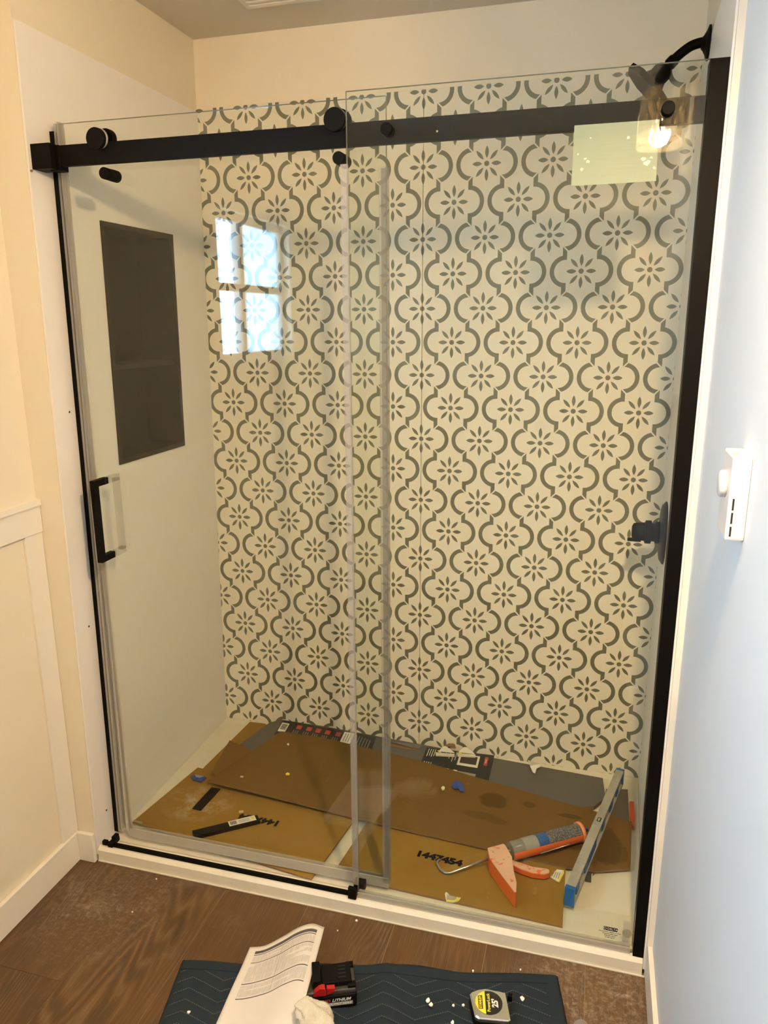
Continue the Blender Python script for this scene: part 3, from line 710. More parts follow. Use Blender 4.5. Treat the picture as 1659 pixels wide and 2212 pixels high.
def lay(plane, u, v, lift=.0004):
    """point on a sheet's own top surface"""
    z=.04
    for _ in range(8):
        x,y=floorpt(u,v,z); z=plane[0]*x+plane[1]*y+plane[2]
    return Vector((x,y,z+lift))
def decal(name, plane, px, matl, parent, lift=.0004, th=.0003):
    lo=[lay(plane,u,v,lift) for u,v in px]; hi=[q+Vector((0,0,th)) for q in lo]
    mb=MB(); mb.loft([tuple(q) for q in lo],[tuple(q) for q in hi]); return mb.done(name,matl,parent)

c0,p0=sheet('cardboard_sheet',[(540,1559,.0285),(572,1563,.0285),(640,1600,.0285),(600,1720,.0285),(440,1672,.0285),(430,1668,.0285)],'narrow tan cardboard strip showing beside the left of the grey carton',M_CARD,.005)
c1,p1=sheet('cardboard_sheet',[(286,1776,.0390),(427,1657,.033),(700,1730,.033),(765,1772,.033),(672,1898,.0430)],'tan cardboard sheet at the left, printed upside down with 1447454',M_CARD,.004)
c2,p2_=sheet('cardboard_sheet',[(718,1888,.0365),(815,1742,.030),(1226,1800,.030),(1222,1876,.030),(1215,2001,.0385)],'tan cardboard sheet under the caulking gun, printed 1447454',M_CARD,.006)
g0,pg=sheet('cardboard_carton',[(520,1606,.047),(582,1562,.047),(612,1552,.050),(1302,1681,.040),(1308,1722,.039),(1283,1742,.038),(700,1730,.040)],'flattened grey carton with black printed panels along the tiled back wall',M_CARDG,.013)
g1,pg1=sheet('cardboard_sheet',[(1300,1704,.0285),(1356,1705,.0285),(1360,1780,.0285),(1330,1840,.0285),(1270,1900,.0285),(1290,1800,.0285)],'small dark grey sheet poking out right of the spirit level',M_CARDG,.005)
c3,p3=sheet('cardboard_sheet',[(448,1690,.056),(607,1578,.066),(760,1602,.062),(900,1640,.060),(1290,1738,.043),(1330,1755,.040),(1365,1776,.036),(1362,1876,.036),(1290,1881,.037),(1228,1873,.039)],'large water-stained brown cardboard sheet lying across the pan',M_CARDB,.005,
    zf=lambda x,y: .0035*math.sin(5*x+1.2)*math.cos(6*y)*max(0,min(1,(.45-x)*3)))
fp,pf=sheet('cardboard_flap',[(496,1598,.085),(546,1622,.060),(470,1678,.062),(458,1668,.062)],'bent brown cardboard flap standing up at the left corner',M_CARDB,.003)
# folded lip of the big sheet at its right end
mb=MB()
# 1447454 prints
def stamp(parent, plane, ua,va,ub,vb, flip=False, size=.034):
    A=lay(plane,ua,va,.0006); B=lay(plane,ub,vb,.0006); c=(A+B)/2; xd=(B-A).normalized(); n=Vector((-plane[0],-plane[1],1)).normalized(); yd=n.cross(xd)
    L=(B-A).length
    return text_mesh('printed_number','1447454',size,frame(c,xd,yd),M_INK,parent,bold=.0019,sx=1.16,spacing=.98), L
t,L=stamp(c2,p2_,897,1843,1000,1867)
w=t.dimensions; t.data.transform(Matrix.Identity(4))
stamp(c1,p1,610,1781,512,1761)
decal('corner_label',p1,[(289,1771),(308,1776),(307,1780),(288,1775)],M_GPR,c1)
# black panels of the carton
pa=decal('black_panel',pg,[(611,1556),(813,1592),(800,1629),(592,1588)],M_PRINT,g0)
def lerp(a,b,t): return (a[0]+(b[0]-a[0])*t, a[1]+(b[1]-a[1])*t)
def bil(q,s,t): return lerp(lerp(q[0],q[1],s),lerp(q[3],q[2],s),t)
def sub(q,s0,s1,t0,t1): return [bil(q,s0,t0),bil(q,s1,t0),bil(q,s1,t1),bil(q,s0,t1)]
QA=[(611,1556),(816,1592),(800,1629),(592,1588)]
lp=.0009
lab=decal('barcode_label',pg,sub(QA,.01,.085,.15,.72),M_WSTK,pa,lp)
for k in range(5): decal('barcode',pg,sub(QA,.02,.075,.25+k*.07,.285+k*.07),M_INK,lab if False else pa,.0014)
for k,s0 in enumerate((.17,.275,.37,.47,.58)):
    decal('red_icon',pg,sub(QA,s0,s0+.052,.14,.38),M_RED,pa,lp)
    for j in range(3): decal('print_line',pg,sub(QA,s0-.012+j*.022,s0-.006+j*.022,.46,.80),M_GPR,pa,lp)
decal('picture_label',pg,sub(QA,.655,.76,.05,.78),M_WSTK,pa,lp)
for j in range(3): decal('picture_mark',pg,sub(QA,.675+j*.025,.685+j*.025,.12,.6),M_GPR,pa,.0014)
for j in range(6): decal('print_line',pg,sub(QA,.79+j*.03,.797+j*.03,.12+.03*j,.80),M_GPR,pa,lp)
QB=[(922,1615),(1068,1632),(1056,1686),(905,1657)]
pb=decal('black_panel',pg,QB,M_PRINT,g0)
for j in range(4):
    decal('print_line',pg,sub(QB,.04+j*.032,.05+j*.032,.05,.42-.04*(j%2)),M_WPR,pb,lp)
    decal('print_line',pg,sub(QB,.04+j*.032,.05+j*.032,.68,.92-.05*(j%2)),M_WPR,pb,lp)
for j,(s0,t0,t1) in enumerate(((.22,.05,.35),(.30,.10,.3),(.36,.05,.38),(.41,.30,.5),(.45,.05,.42),(.50,.32,.5))):
    decal('print_line',pg,sub(QB,s0,s0+.008,t0,t1),M_WPR,pb,lp)
pic=decal('carton_picture',pg,sub(QB,.50,.80,.12,.60),M_WPR,pb,lp)
decal('picture_inside',pg,sub(QB,.53,.77,.17,.50),mat('picture_dark',(.05,.035,.03),.5),pb,.0014)
decal('red_logo',pg,sub(QB,.875,.925,.12,.46),M_RED,pb,lp)
qa=lay(pg,*bil(QB,.90,.29),.0017); xd=(lay(pg,*bil(QB,.90,.12))-lay(pg,*bil(QB,.90,.46))).normalized()
text_mesh('logo_letters','MAAX',.0085,frame(qa,xd,Vector((0,0,1)).cross(xd)),M_WPR,pb)
decal('picture_strip',pg,sub(QB,.25,.80,.86,.99),M_GPR,pb,lp)
for s0 in (.25,.36,.48): decal('picture_strip_bit',pg,sub(QB,s0,s0+.05,.84,.97),M_WPR,pb,.0014)
# torn slit and torn flap of the carton
decal('torn_slit',pg,[(838,1606),(908,1618),(906,1622),(872,1617),(838,1612)],M_CARDE,g0)
decal('torn_flap',pg,[(842,1604),(912,1611),(905,1620),(880,1615)],mat('torn_grey',(.17,.155,.14),.9),g0,.004)
mb=MB(); A=lay(pg,958,1612,.001); B=lay(pg,985,1616,.001); Cc=lay(pg,981,1608,.012)
mb.loft([tuple(A),tuple(B),tuple(Cc)],[tuple(A+Vector((0,0,.001))),tuple(B+Vector((0,0,.001))),tuple(Cc+Vector((0,0,.001)))]); mb.done('torn_corner',M_CARDE,g0)

# ---------------------------------------------------------------- scraps on the cardboard
def scrap(name, label, cat, plane, px, matl, th=.001, lift=.0008, group=None, bend=0.0):
    lo=[lay(plane,u,v,lift) for u,v in px]; c=sum(lo,Vector())/len(lo)
    root=thing(name,tuple(c),label,cat,group)
    hi=[q+Vector((0,0,th+bend*random.random())) for q in lo]
    mb=MB(); mb.loft([tuple(q) for q in lo],[tuple(q) for q in hi]); mb.done('piece',matl,root); return root
t1_=scrap('tape_scrap','crumpled blue masking tape scrap at the left of the cardboard, by the brown sheet','tape',p1,[(412,1679),(421,1674),(432,1677),(446,1682),(434,1692),(424,1688),(417,1687)],M_TAPE,.001,.001,bend=.006)
decal('pale_fold',p1,[(421,1677),(441,1681),(431,1685),(427,1683),(424,1684)],mat('tape_pale',(.25,.30,.42),.6),t1_,.0075)
scrap('tape_scrap','crumpled blue masking tape scrap on the brown sheet below the second black panel','tape',p3,[(976,1703),(985,1692),(998,1697),(1003,1708),(1002,1714),(994,1714),(990,1707),(981,1709)],M_TAPE,.001,.006,bend=.006)
scrap('yellow_crumb','yellow paper crumb in the middle of the brown sheet, left part','scrap',p3,[(617,1676),(621,1673),(626,1675),(625,1678),(618,1678)],M_YEL,.003,.005)
scrap('yellow_crumb','round cream crumb left of the blue tape on the brown sheet','scrap',p3,[(953,1706),(957,1703),(961,1705),(960,1710),(955,1711)],mat('cream_crumb',(.72,.66,.36),.6),.004,.005)
scrap('tan_crumb','small tan foam crumb above the upside-down number','scrap',p1,[(517,1753),(526,1753),(525,1757),(516,1757)],mat('tan_crumb',(.60,.45,.2),.8),.003,.001)
scrap('white_crumb','white crumb near the far left corner of the brown sheet','scrap',p3,[(620,1610),(624,1609),(625,1613),(621,1613)],M_CHIP,.002,.005)
scrap('white_crumb','pale chip left on the brown sheet near its left tip','scrap',p3,[(520,1679),(527,1680),(525,1683),(519,1682)],mat('pale_chip',(.55,.45,.36),.8),.002,.004)
def label_tag(px, label, plane, lift, band):
    r=scrap('paper_tag',label,'tag',plane,px,M_WSTK,.0006,lift,bend=.002)
    decal('yellow_band',plane,band,M_YEL,r,lift+.0032)
    return r
tg=label_tag([(1198,1884),(1203,1880),(1217,1882),(1219,1886),(1208,1908),(1189,1896)],'torn paper tag with a yellow band beside the trigger of the gun',p2_,.001,[(1219,1884),(1217,1882),(1203,1906),(1206,1909)])
for k in range(4): decal('print_line',p2_,[(1196+k*4.2,1886+k*.6),(1198+k*4.2,1886+k*.6),(1192+k*4.6,1897+k*1.5),(1190.5+k*4.6,1896.5+k*1.5)],M_GPR,tg,.0042)
tg2=label_tag([(961,1932),(964,1928),(972,1936),(996,1941),(990,1948),(978,1951),(964,1949)],'torn paper tag with a yellow band at the near edge of the board',p2_,.001,[(963,1946),(978,1948),(995,1941),(993,1947),(978,1951),(965,1950)])
for k in range(4): decal('print_line',p2_,[(963+k*4,1934+k*2.5),(966+k*5,1936+k*2),(975+k*5,1946-k*1),(973+k*4,1946-k*1)] if False else [(965,1935+k*3),(986,1941+k*1.8),(986,1941.8+k*1.8),(965,1936+k*3)],M_GPR,tg2,.0042)
def tri_scrap(label, tri, bar, band):
    r=scrap('corner_protector',label,'plastic clip',pg,bar,M_FOAM,.005,.0012)
    decal('white_tag',pg,tri,M_WSTK,r,.009,.0006); decal('yellow_band',pg,band,M_YEL,r,.0102)
tri_scrap('left clear plastic clip with a white paper triangle on the grey carton',[(958,1617),(963,1617),(981,1630),(982,1632),(947,1628)],[(941,1628),(982,1632),(982,1636),(941,1634)],[(946,1626),(953,1630),(951,1632),(945,1628)])
tri_scrap('right clear plastic clip with a white paper triangle on the grey carton',[(1002,1619),(1008,1619),(1025,1633),(1024,1634),(990,1630)],[(988,1630),(1027,1633),(1027,1638),(988,1635)],[(991,1629),(1000,1634),(998,1636),(989,1631)])
q0=lay(pg,1155,1652,.001)
fs=thing('foam_bracket',tuple(q0),'off-white plastic bracket leaning on the grey carton against the wall','bracket')
P=[lay(pg,u,v,h) for u,v,h in ((1140,1642,.030),(1150,1645,.034),(1168,1652,.030),(1169,1657,.022),(1159,1662,.010),(1155,1671,.001),(1151,1669,.001),(1145,1655,.014))]
# place by height on the sight lines so the outline stands up
Pz=[(1140,1642,.075),(1150,1646,.080),(1168,1651,.075),(1169,1656,.068),(1159,1661,.060),(1156,1671,.049),(1151,1669,.049),(1145,1655,.062)]
P=[Vector((*floorpt(u,v,z),z)) for u,v,z in Pz]
mb=MB(); mb.loft([tuple(q) for q in P],[tuple(q+Vector((0,-.003,.003))) for q in P]); mb.done('bracket_body',M_FOAM,fs)

# two black plastic angle strips
def angle_strip(px, label, plane, h=.010):
    lo=[lay(plane,u,v,.0006) for u,v in px]; c=sum(lo,Vector())/4
    r=thing('plastic_strip',tuple(c),label,'plastic strip'); mb=MB()
    mb.loft([tuple(q) for q in lo],[tuple(q+Vector((0,0,h))) for q in lo]); o=mb.done('strip_body',M_NICHE,r); return r,lo
s1_,lo1=angle_strip([(457,1703),(476,1706),(434,1752),(416,1748)],'short flat black plastic strip lying near the blue tape',p1,.004)
for k in range(6):
    t0=.10+k*.045
    A=lo1[0].lerp(lo1[3],t0)+Vector((0,0,.0042)); B=lo1[1].lerp(lo1[2],t0)+Vector((0,0,.0042)); A2=lo1[0].lerp(lo1[3],t0+.018)+Vector((0,0,.0042)); B2=lo1[1].lerp(lo1[2],t0+.018)+Vector((0,0,.0042))
    A,B,A2,B2=A.lerp(B,.12),B.lerp(A,.12),A2.lerp(B2,.12),B2.lerp(A2,.12)
    mb=MB(); mb.loft([tuple(q) for q in (A,B,B2,A2)],[tuple(q+Vector((0,0,.0012))) for q in (A,B,B2,A2)]); mb.done('rib',M_BLACK2,s1_)
s2_,lo2=angle_strip([(556,1768),(562,1780),(420,1815),(416,1802)],'long black plastic channel strip with a white barcode sticker',p1,.012)
def onstrip(s,t,h=.0125): return (lo2[0].lerp(lo2[3],s)).lerp(lo2[1].lerp(lo2[2],s),t)+Vector((0,0,h))
def sdecal(name,s0,s1,t0,t1,m_,h=.0125,par=None):
    P=[onstrip(s0,t0,h),onstrip(s1,t0,h),onstrip(s1,t1,h),onstrip(s0,t1,h)]
    mb=MB(); mb.loft([tuple(q) for q in P],[tuple(q+Vector((0,0,.0003))) for q in P]); return mb.done(name,m_,par or s2_)
lb=sdecal('barcode_sticker',.045,.46,-.02,.80,M_WSTK)
for k in range(9): sdecal('bar',.34+k*.0115,.345+k*.0115+.003*(k%2),.12,.68,M_INK,.0130,lb)
for k in range(4): sdecal('small_print',.14,.31,.18+k*.13,.22+k*.13,M_GPR,.0130,lb)
P=[onstrip(.055,.15,.013),onstrip(.12,.12,.013),onstrip(.085,.62,.013)]
mb=MB(); mb.loft([tuple(q) for q in P],[tuple(q+Vector((0,0,.0003))) for q in P]); mb.done('warning_triangle',M_YEL,lb)
for k in range(5): sdecal('groove',.60+k*.07,.61+k*.07,.05,.95,M_BLACK2,.0125)

# ---------------------------------------------------------------- spirit level
lv=thing('spirit_level',(.63,-.36,.045),'aluminium spirit level with blue end caps lying across the right side of the pan','level')
zb0,zt0=.0400,.0950
near=Vector((*floorpt(1228,1958,zb0),0)); far=Vector((*floorpt(1338,1692,zb0),0))
ax=(far-near).normalized(); LL=(far-near).length; MV=frame((near.x,near.y,zb0),(ax.x,ax.y,0),(-ax.y,ax.x,0)); Hh_=zt0-zb0; tilt=math.atan2(.014,LL)
hwid=.0123
def lvb(name,a0,a1,w0,w1,z0,z1,m_,bev=0.0,par=None):
    mb=MB(); mb.box(a0,a1,w0,w1,z0,z1,bev=bev,M=MV); return mb.done(name,m_,par or lv)
lvb('top_rail',.012,LL-.012,-hwid,hwid,Hh_-.007,Hh_,M_ALU)
lvb('bottom_rail',.012,LL-.012,-hwid,hwid,0,.007,M_ALU)
hol=[(.075,.125),(.265,.325),(.470,.515)]
prev=.0125
mb=MB()
for a,b_ in hol+[(LL-.0125,LL)]:
    mb.box(prev,a,-.006,.006,.0072,Hh_-.0072,M=MV); prev=b_
mb.done('web',M_ALU,lv)
for (a,b_) in ((.13,.255),(.33,.36),(.43,.465),(.04,.07),(.52,.545)):
    for sgn_ in (1,-1): lvb('blue_insert',a,b_,sgn_*.0062,sgn_*.0098,.009,Hh_-.009,M_BLUE if b_-a<.1 else M_BLUED if False else M_BLUE,0)
for a,b_ in hol:
    mb=MB(); mb.cyl(MV@Vector(((a+b_)/2,0,.010)),MV@Vector(((a+b_)/2,0,Hh_-.010)),.0045,14); mb.done('vial',plasticfilm('vial_acrylic',(.75,.70,.55),.6),lv)
for a,b_ in ((0,.0118),(LL-.0118,LL)): lvb('end_cap',a,b_,-hwid-.0006,hwid+.0006,-.0004,Hh_+.0006,M_BLUE,.0015)
lvb('top_mark',LL*.5,LL*.5+.020,-.006,.005,Hh_+.0001,Hh_+.0003,M_INK); lvb('top_mark',LL*.5+.003,LL*.5+.017,-.003,.003,Hh_+.0003,Hh_+.0005,M_ALU)

# red-orange marker strip behind the level, dark block below it
rs=thing('orange_strip',(.733,-.21,.03),'slim orange-red plastic strip lying along the right edge of the brown sheet','plastic strip')
P=[floorpt(u,v,.033) for u,v in ((1360,1731),(1369,1731),(1371,1762),(1370,1785),(1367,1787),(1361,1762))]
P=[(min(x,.7415),y) for x,y in P]
mb=MB(); mb.prism(P,2,.0225,.033); mb.done('strip_body',mat('orange_red',(.62,.07,.015),.35),rs)
db=thing('dark_block',(.60,-.53,.022),'small dark grey plastic foot showing beneath the spirit level','plastic block')
P=[floorpt(u,v,.028) for u,v in ((1262,1884),(1278,1880),(1277,1903),(1264,1901))]
mb=MB(); mb.prism(P,2,.0222,.028); mb.done('block_body',mat('dark_grey_plastic',(.07,.065,.055),.5),db)

# ---------------------------------------------------------------- caulking gun
cgz=.070
A=Vector((*floorpt(1083,1843,cgz),cgz)); B=Vector((*floorpt(1252,1797,cgz),cgz)); axd=(B-A).normalized(); GL=(B-A).length; side=Vector((0,0,1)).cross(axd)
cg=thing('caulking_gun',tuple(A),'orange caulking gun loaded with a clear cartridge, lying on the cardboard','caulking gun')
rt=.0255
mb=MB(); mb.cyl(A+axd*.028,A+axd*(GL-.002),rt-.001,32); mb.done('cartridge',M_TUBE,cg)
mb=MB(); mb.lathe([(rt-.0003,0),(rt-.0003,GL*.40)],A+axd*(GL*.57),axd,32,cap=False); mb.done('cartridge_label',M_LABEL,cg)
mb=MB(); mb.lathe([(rt-.0003,0),(rt-.0003,GL*.13)],A+axd*(GL*.43),axd,32,cap=False); mb.done('blue_band',M_LABELB,cg)
mb=MB(); mb.lathe([(rt-.0003,0),(rt-.0003,GL*.17)],A+axd*(GL*.255),axd,32,cap=False); mb.done('pale_band',M_GPR,cg)
# trough: half shell below and to the near side
mb=MB(); rr=rt+.0022; nseg=14; rows=[]
for a_ in (0.028,GL*.995):
    row=[]
    for k in range(nseg+1):
        an=math.radians(160+ k*(130/nseg))        # angle in plane (side, up)
        row.append((A+axd*a_ + side*(math.cos(an)*rr) + Vector((0,0,math.sin(an)*rr)), A+axd*a_ + side*(math.cos(an)*(rr-.0018)) + Vector((0,0,math.sin(an)*(rr-.0018)))))
    rows.append(row)
for k in range(nseg):
    for j in (0,1): mb.quad([rows[0][k][j],rows[0][k+1][j],rows[1][k+1][j],rows[1][k][j]])
for k in (0,nseg): mb.quad([rows[0][k][0],rows[0][k][1],rows[1][k][1],rows[1][k][0]])
mb.done('trough',M_ORANGE2,cg)
mb=MB(); mb.lathe([(rt-.003,0),(rr+.001,0),(rr+.001,.009),(rt-.003,.009)],A+axd*(GL-.004),axd,36,cap=False); mb.done('front_ring',mat('ring_orange',(.80,.27,.12),.4),cg)
mb=MB(); mb.lathe([(rt-.004,0),(.012,.006),(.007,.009),(.0055,.020),(.0045,.026)],A+axd*(GL+.002),axd,18); mb.done('nozzle',M_BLUED,cg)
mb=MB(); mb.lathe([(rt-.006,0),(rt-.006,.003)],A+axd*.034,axd,24); mb.cyl(A+axd*.02,A+axd*.034,.004); mb.done('push_plate',M_STEEL,cg)
def slab(name, px, z0, z1, m_, par=cg, shrink=1.0):
    hi=[Vector((*floorpt(u,v,z1),z1)) for u,v in px]; lo=[Vector((q.x,q.y,z0)) for q in hi]
    mb=MB(); mb.loft([tuple(q) for q in lo],[tuple(q) for q in hi]); bmesh.ops.bevel(mb.bm,geom=mb.bm.edges[:],offset=.0012,segments=2,affect='EDGES'); return mb.done(name,m_,par)
bd=slab('body_and_handle',[(1053,1831),(1087,1822),(1091,1824),(1106,1850),(1110,1882),(1116,1905),(1115,1927),(1112,1928),(1085,1893),(1058,1855)],.0385,.084,M_ORANGE)
for (u,v) in ((1065,1840),(1099,1851),(1088,1856)):
    q=Vector((*floorpt(u,v,.0845),.0838)); mb=MB(); mb.cyl(q,q+Vector((0,0,.0012)),.0022,12); mb.done('rivet',M_STEEL,bd)
tgr=slab('trigger',[(1106,1857),(1122,1863),(1150,1873),(1182,1876),(1187,1879),(1186,1886),(1176,1889),(1150,1886),(1124,1877),(1107,1868)],.0375,.054,M_ORANGE)
e=[Vector((*floorpt(u,v,z),z)) for u,v,z in ((1063,1853,.064),(1010,1872,.052),(972,1886,.0405),(962,1886,.0395),(951,1878,.0395),(944,1866,.0395),(945,1861,.0395),(950,1857,.0395))]
mb=MB(); mb.tube([e[0],e[1],e[2],e[3],e[4],e[5],e[6],e[7]],.0038,12); mb.done('plunger_rod',M_STEEL,cg)
q1=A+axd*(GL*.78)+side*(-rr-.002)+Vector((0,0,-.006)); 
mb=MB(); mb.tube([A+axd*(GL*.42)+side*(-rr-.002)+Vector((0,0,-.010)), q1, q1+axd*.006+Vector((0,0,.004))],.0016,8); mb.done('seal_punch_wire',M_STEEL,cg)

# ---------------------------------------------------------------- moving blanket in the foreground
def blanket():
    O=Vector((*floorpt(393,2072,.010),0)); ex=Vector((*floorpt(1205,2104,.010),0)); dx=(ex-O); Lx=dx.length; dx.normalize(); dy=Vector((dx.y,-dx.x,0))
    nx,ny=150,90; Ly=.62
    rng=random.Random(3)
    def h(s,t):
        z=.012+.0035*math.sin(9*s+3*t)+.003*math.sin(17*s-8*t+1)+.006*max(0,1-((s-.33)/.06)**2)*max(0,1-t*2.5)
        z+=.010*math.exp(-((s-.40+.22*t)/.035)**2)*min(1,t*8)*math.exp(-t*2)+ .007*math.exp(-((s-.50-.1*t)/.03)**2)*math.exp(-t*5)
        return z
    def yoff(s): return .012*math.sin(s*PI)*math.sin(9*s)*-.6 - .020*math.exp(-((s-.43)/.06)**2)*-1 *0 + .012*math.exp(-((s-.62)/.10)**2)
    # quilting: chevron stitch lines pressed in
    bm=bmesh.new(); uv=bm.loops.layers.uv.new('UVMap'); g=[]
    for i in range(nx+1):
        row=[]
        for j in range(ny+1):
            a=i/nx; b_=j/ny; s=a*Lx; t=b_*Ly
            p=O+dx*(s+ -.0*t)+dy*t; p=p-dy*yoff(a)*(1-b_)
            z=h(s,t); 
            if j in (0,ny): z=.004
            if i in (0,nx): z=.004
            row.append(bm.verts.new((p.x,p.y,z)))
        g.append(row)
    for i in range(nx):
        for j in range(ny):
            f=bm.faces.new([g[i][j],g[i][j+1],g[i+1][j+1],g[i+1][j]]); f.smooth=True
            for l,(ii,jj) in zip(f.loops,((i,j),(i,j+1),(i+1,j+1),(i+1,j))): l[uv].uv=(ii/nx*Lx, jj/ny*Ly)
    bmesh.ops.recalc_face_normals(bm,faces=bm.faces)
    if bm.faces[0].normal.z<0: bmesh.ops.reverse_faces(bm,faces=bm.faces)
    me=bpy.data.meshes.new('blanket_cloth'); bm.to_mesh(me); bm.free()
    m_=mat('quilted_navy_cloth',(.03,.045,.06),.9,spec=.15); nt,b=nt_of(m_); x,y,z,v=coords(nt,'UV')
    per=.150
    zz=((x+.03)/per).pp(.5)*2.0           # 0..1..0
    row=(y + zz*.035)/.030
    fr=(row+.5).frac()-.5
    inb=(y.gt(.036))*(x.gt(.012))*(x.lt(Lx-.035))
    line=(fr.abs()).lt(.022)*inb
    dash=((x*190.0).frac()).lt(.68)
    c=mixc(nt,noise(nt,v,40,3),(.013,.020,.027),(.022,.032,.040))
    c=mixc(nt,noise(nt,v,6,3)*.5,c,(.017,.021,.025))
    c=mixc(nt,line*dash*.75,c,(.15,.16,.155))
    hem=(y-.033).abs().lt(.0016)*(x.lt(Lx-.03))
    c=mixc(nt,hem*.7,c,(.006,.008,.012))
    setc(nt,b,c)
    bump(nt,b,(fr.abs()*2.2).min(.35)*inb*2.2+noise(nt,v,600,2)*.12,.6,.004)
    me.materials.append(m_)
    o=bpy.data.objects.new('moving_blanket',me); COL.objects.link(o)
    s=o.modifiers.new('thick','SOLIDIFY'); s.thickness=.0035; s.offset=-1
    tag(o,'dark navy quilted moving blanket with zigzag stitching on the wood floor','blanket')
    return O,dx,dy,Lx
BO,BDX,BDY,BLX=blanket()

# battery pack
bz=.018
q=Vector((*floorpt(772,2172,bz),bz)); r0=Vector((*floorpt(600,2195,bz),bz)); bx=(q-r0).normalized(); by=Vector((-bx.y,bx.x,0))
MBt=frame((q.x,q.y,bz),tuple(bx),tuple(by))       # local x: right, y: away, z: up; origin = near right bottom corner
bt=thing('battery_pack',(q.x-.05,q.y+.04,bz),'black and red lithium tool battery on the blanket beside the paper','battery')
def bb(name,x0,x1,y0,y1,z0,z1,m_,bev=.002,par=None):
    mb=MB(); mb.box(x0,x1,y0,y1,z0,z1,bev=bev,M=MBt); return mb.done(name,m_,par or bt)
bb('lower_case',-.125,0,0,.076,0,.034,M_BLACK2,.004)
bb('upper_case',-.123,-.002,.002,.074,.0345,.046,mat('battery_grey',(.045,.04,.036),.5),.003)
bb('terminal_block',-.078,-.010,.012,.064,.0465,.060,M_BLACK2,.002)
for k in range(4): bb('terminal_slot',-.040,-.022,.022+k*.010,.026+k*.010,.0602,.0606,M_HOLE,0)
bb('slide_rail',-.020,-.002,.004,.018,.0465,.053,M_BLACK2,.001); bb('slide_rail',-.020,-.002,.058,.072,.0465,.053,M_BLACK2,.001)
bb('latch_cover',-.098,-.080,.010,.066,.0465,.070,M_BLACK2,.002)
mb=MB(); mb.prism([(-.098,.040),(-.070,.040),(-.072,.058),(-.084,.060),(-.096,.050)],1,-.0015,.012,M=MBt); mb.done('release_button',M_REDPL,bt)
mb=MB(); mb.prism([(-.068,.040),(-.050,.047),(-.050,.056),(-.068,.057)],1,-.0005,.010,M=MBt); mb.done('release_button',M_REDPL,bt)
MF=lambda X,Z: MBt@Matrix.Translation((X,-.0004,Z))@Matrix.Rotation(PI/2,4,'X')
text_mesh('case_lettering','LITHIUM',.0105,MF(-.036,.0225),M_WPR,bt,shear=.25,bold=.0003,sx=1.05)
text_mesh('case_lettering','RED',.0105,MF(-.071,.0225),M_RED,bt,shear=.25,bold=.0003)
bb('output_badge',-.088,-.010,-.0006,.0002,.008,.0165,M_GPR,0)
text_mesh('badge_lettering','HIGH OUTPUT HD9.0',.0072,MBt@Matrix.Translation((-.049,-.0009,.0122))@Matrix.Rotation(PI/2,4,'X'),M_WPR,bt,shear=.25,bold=.0002)

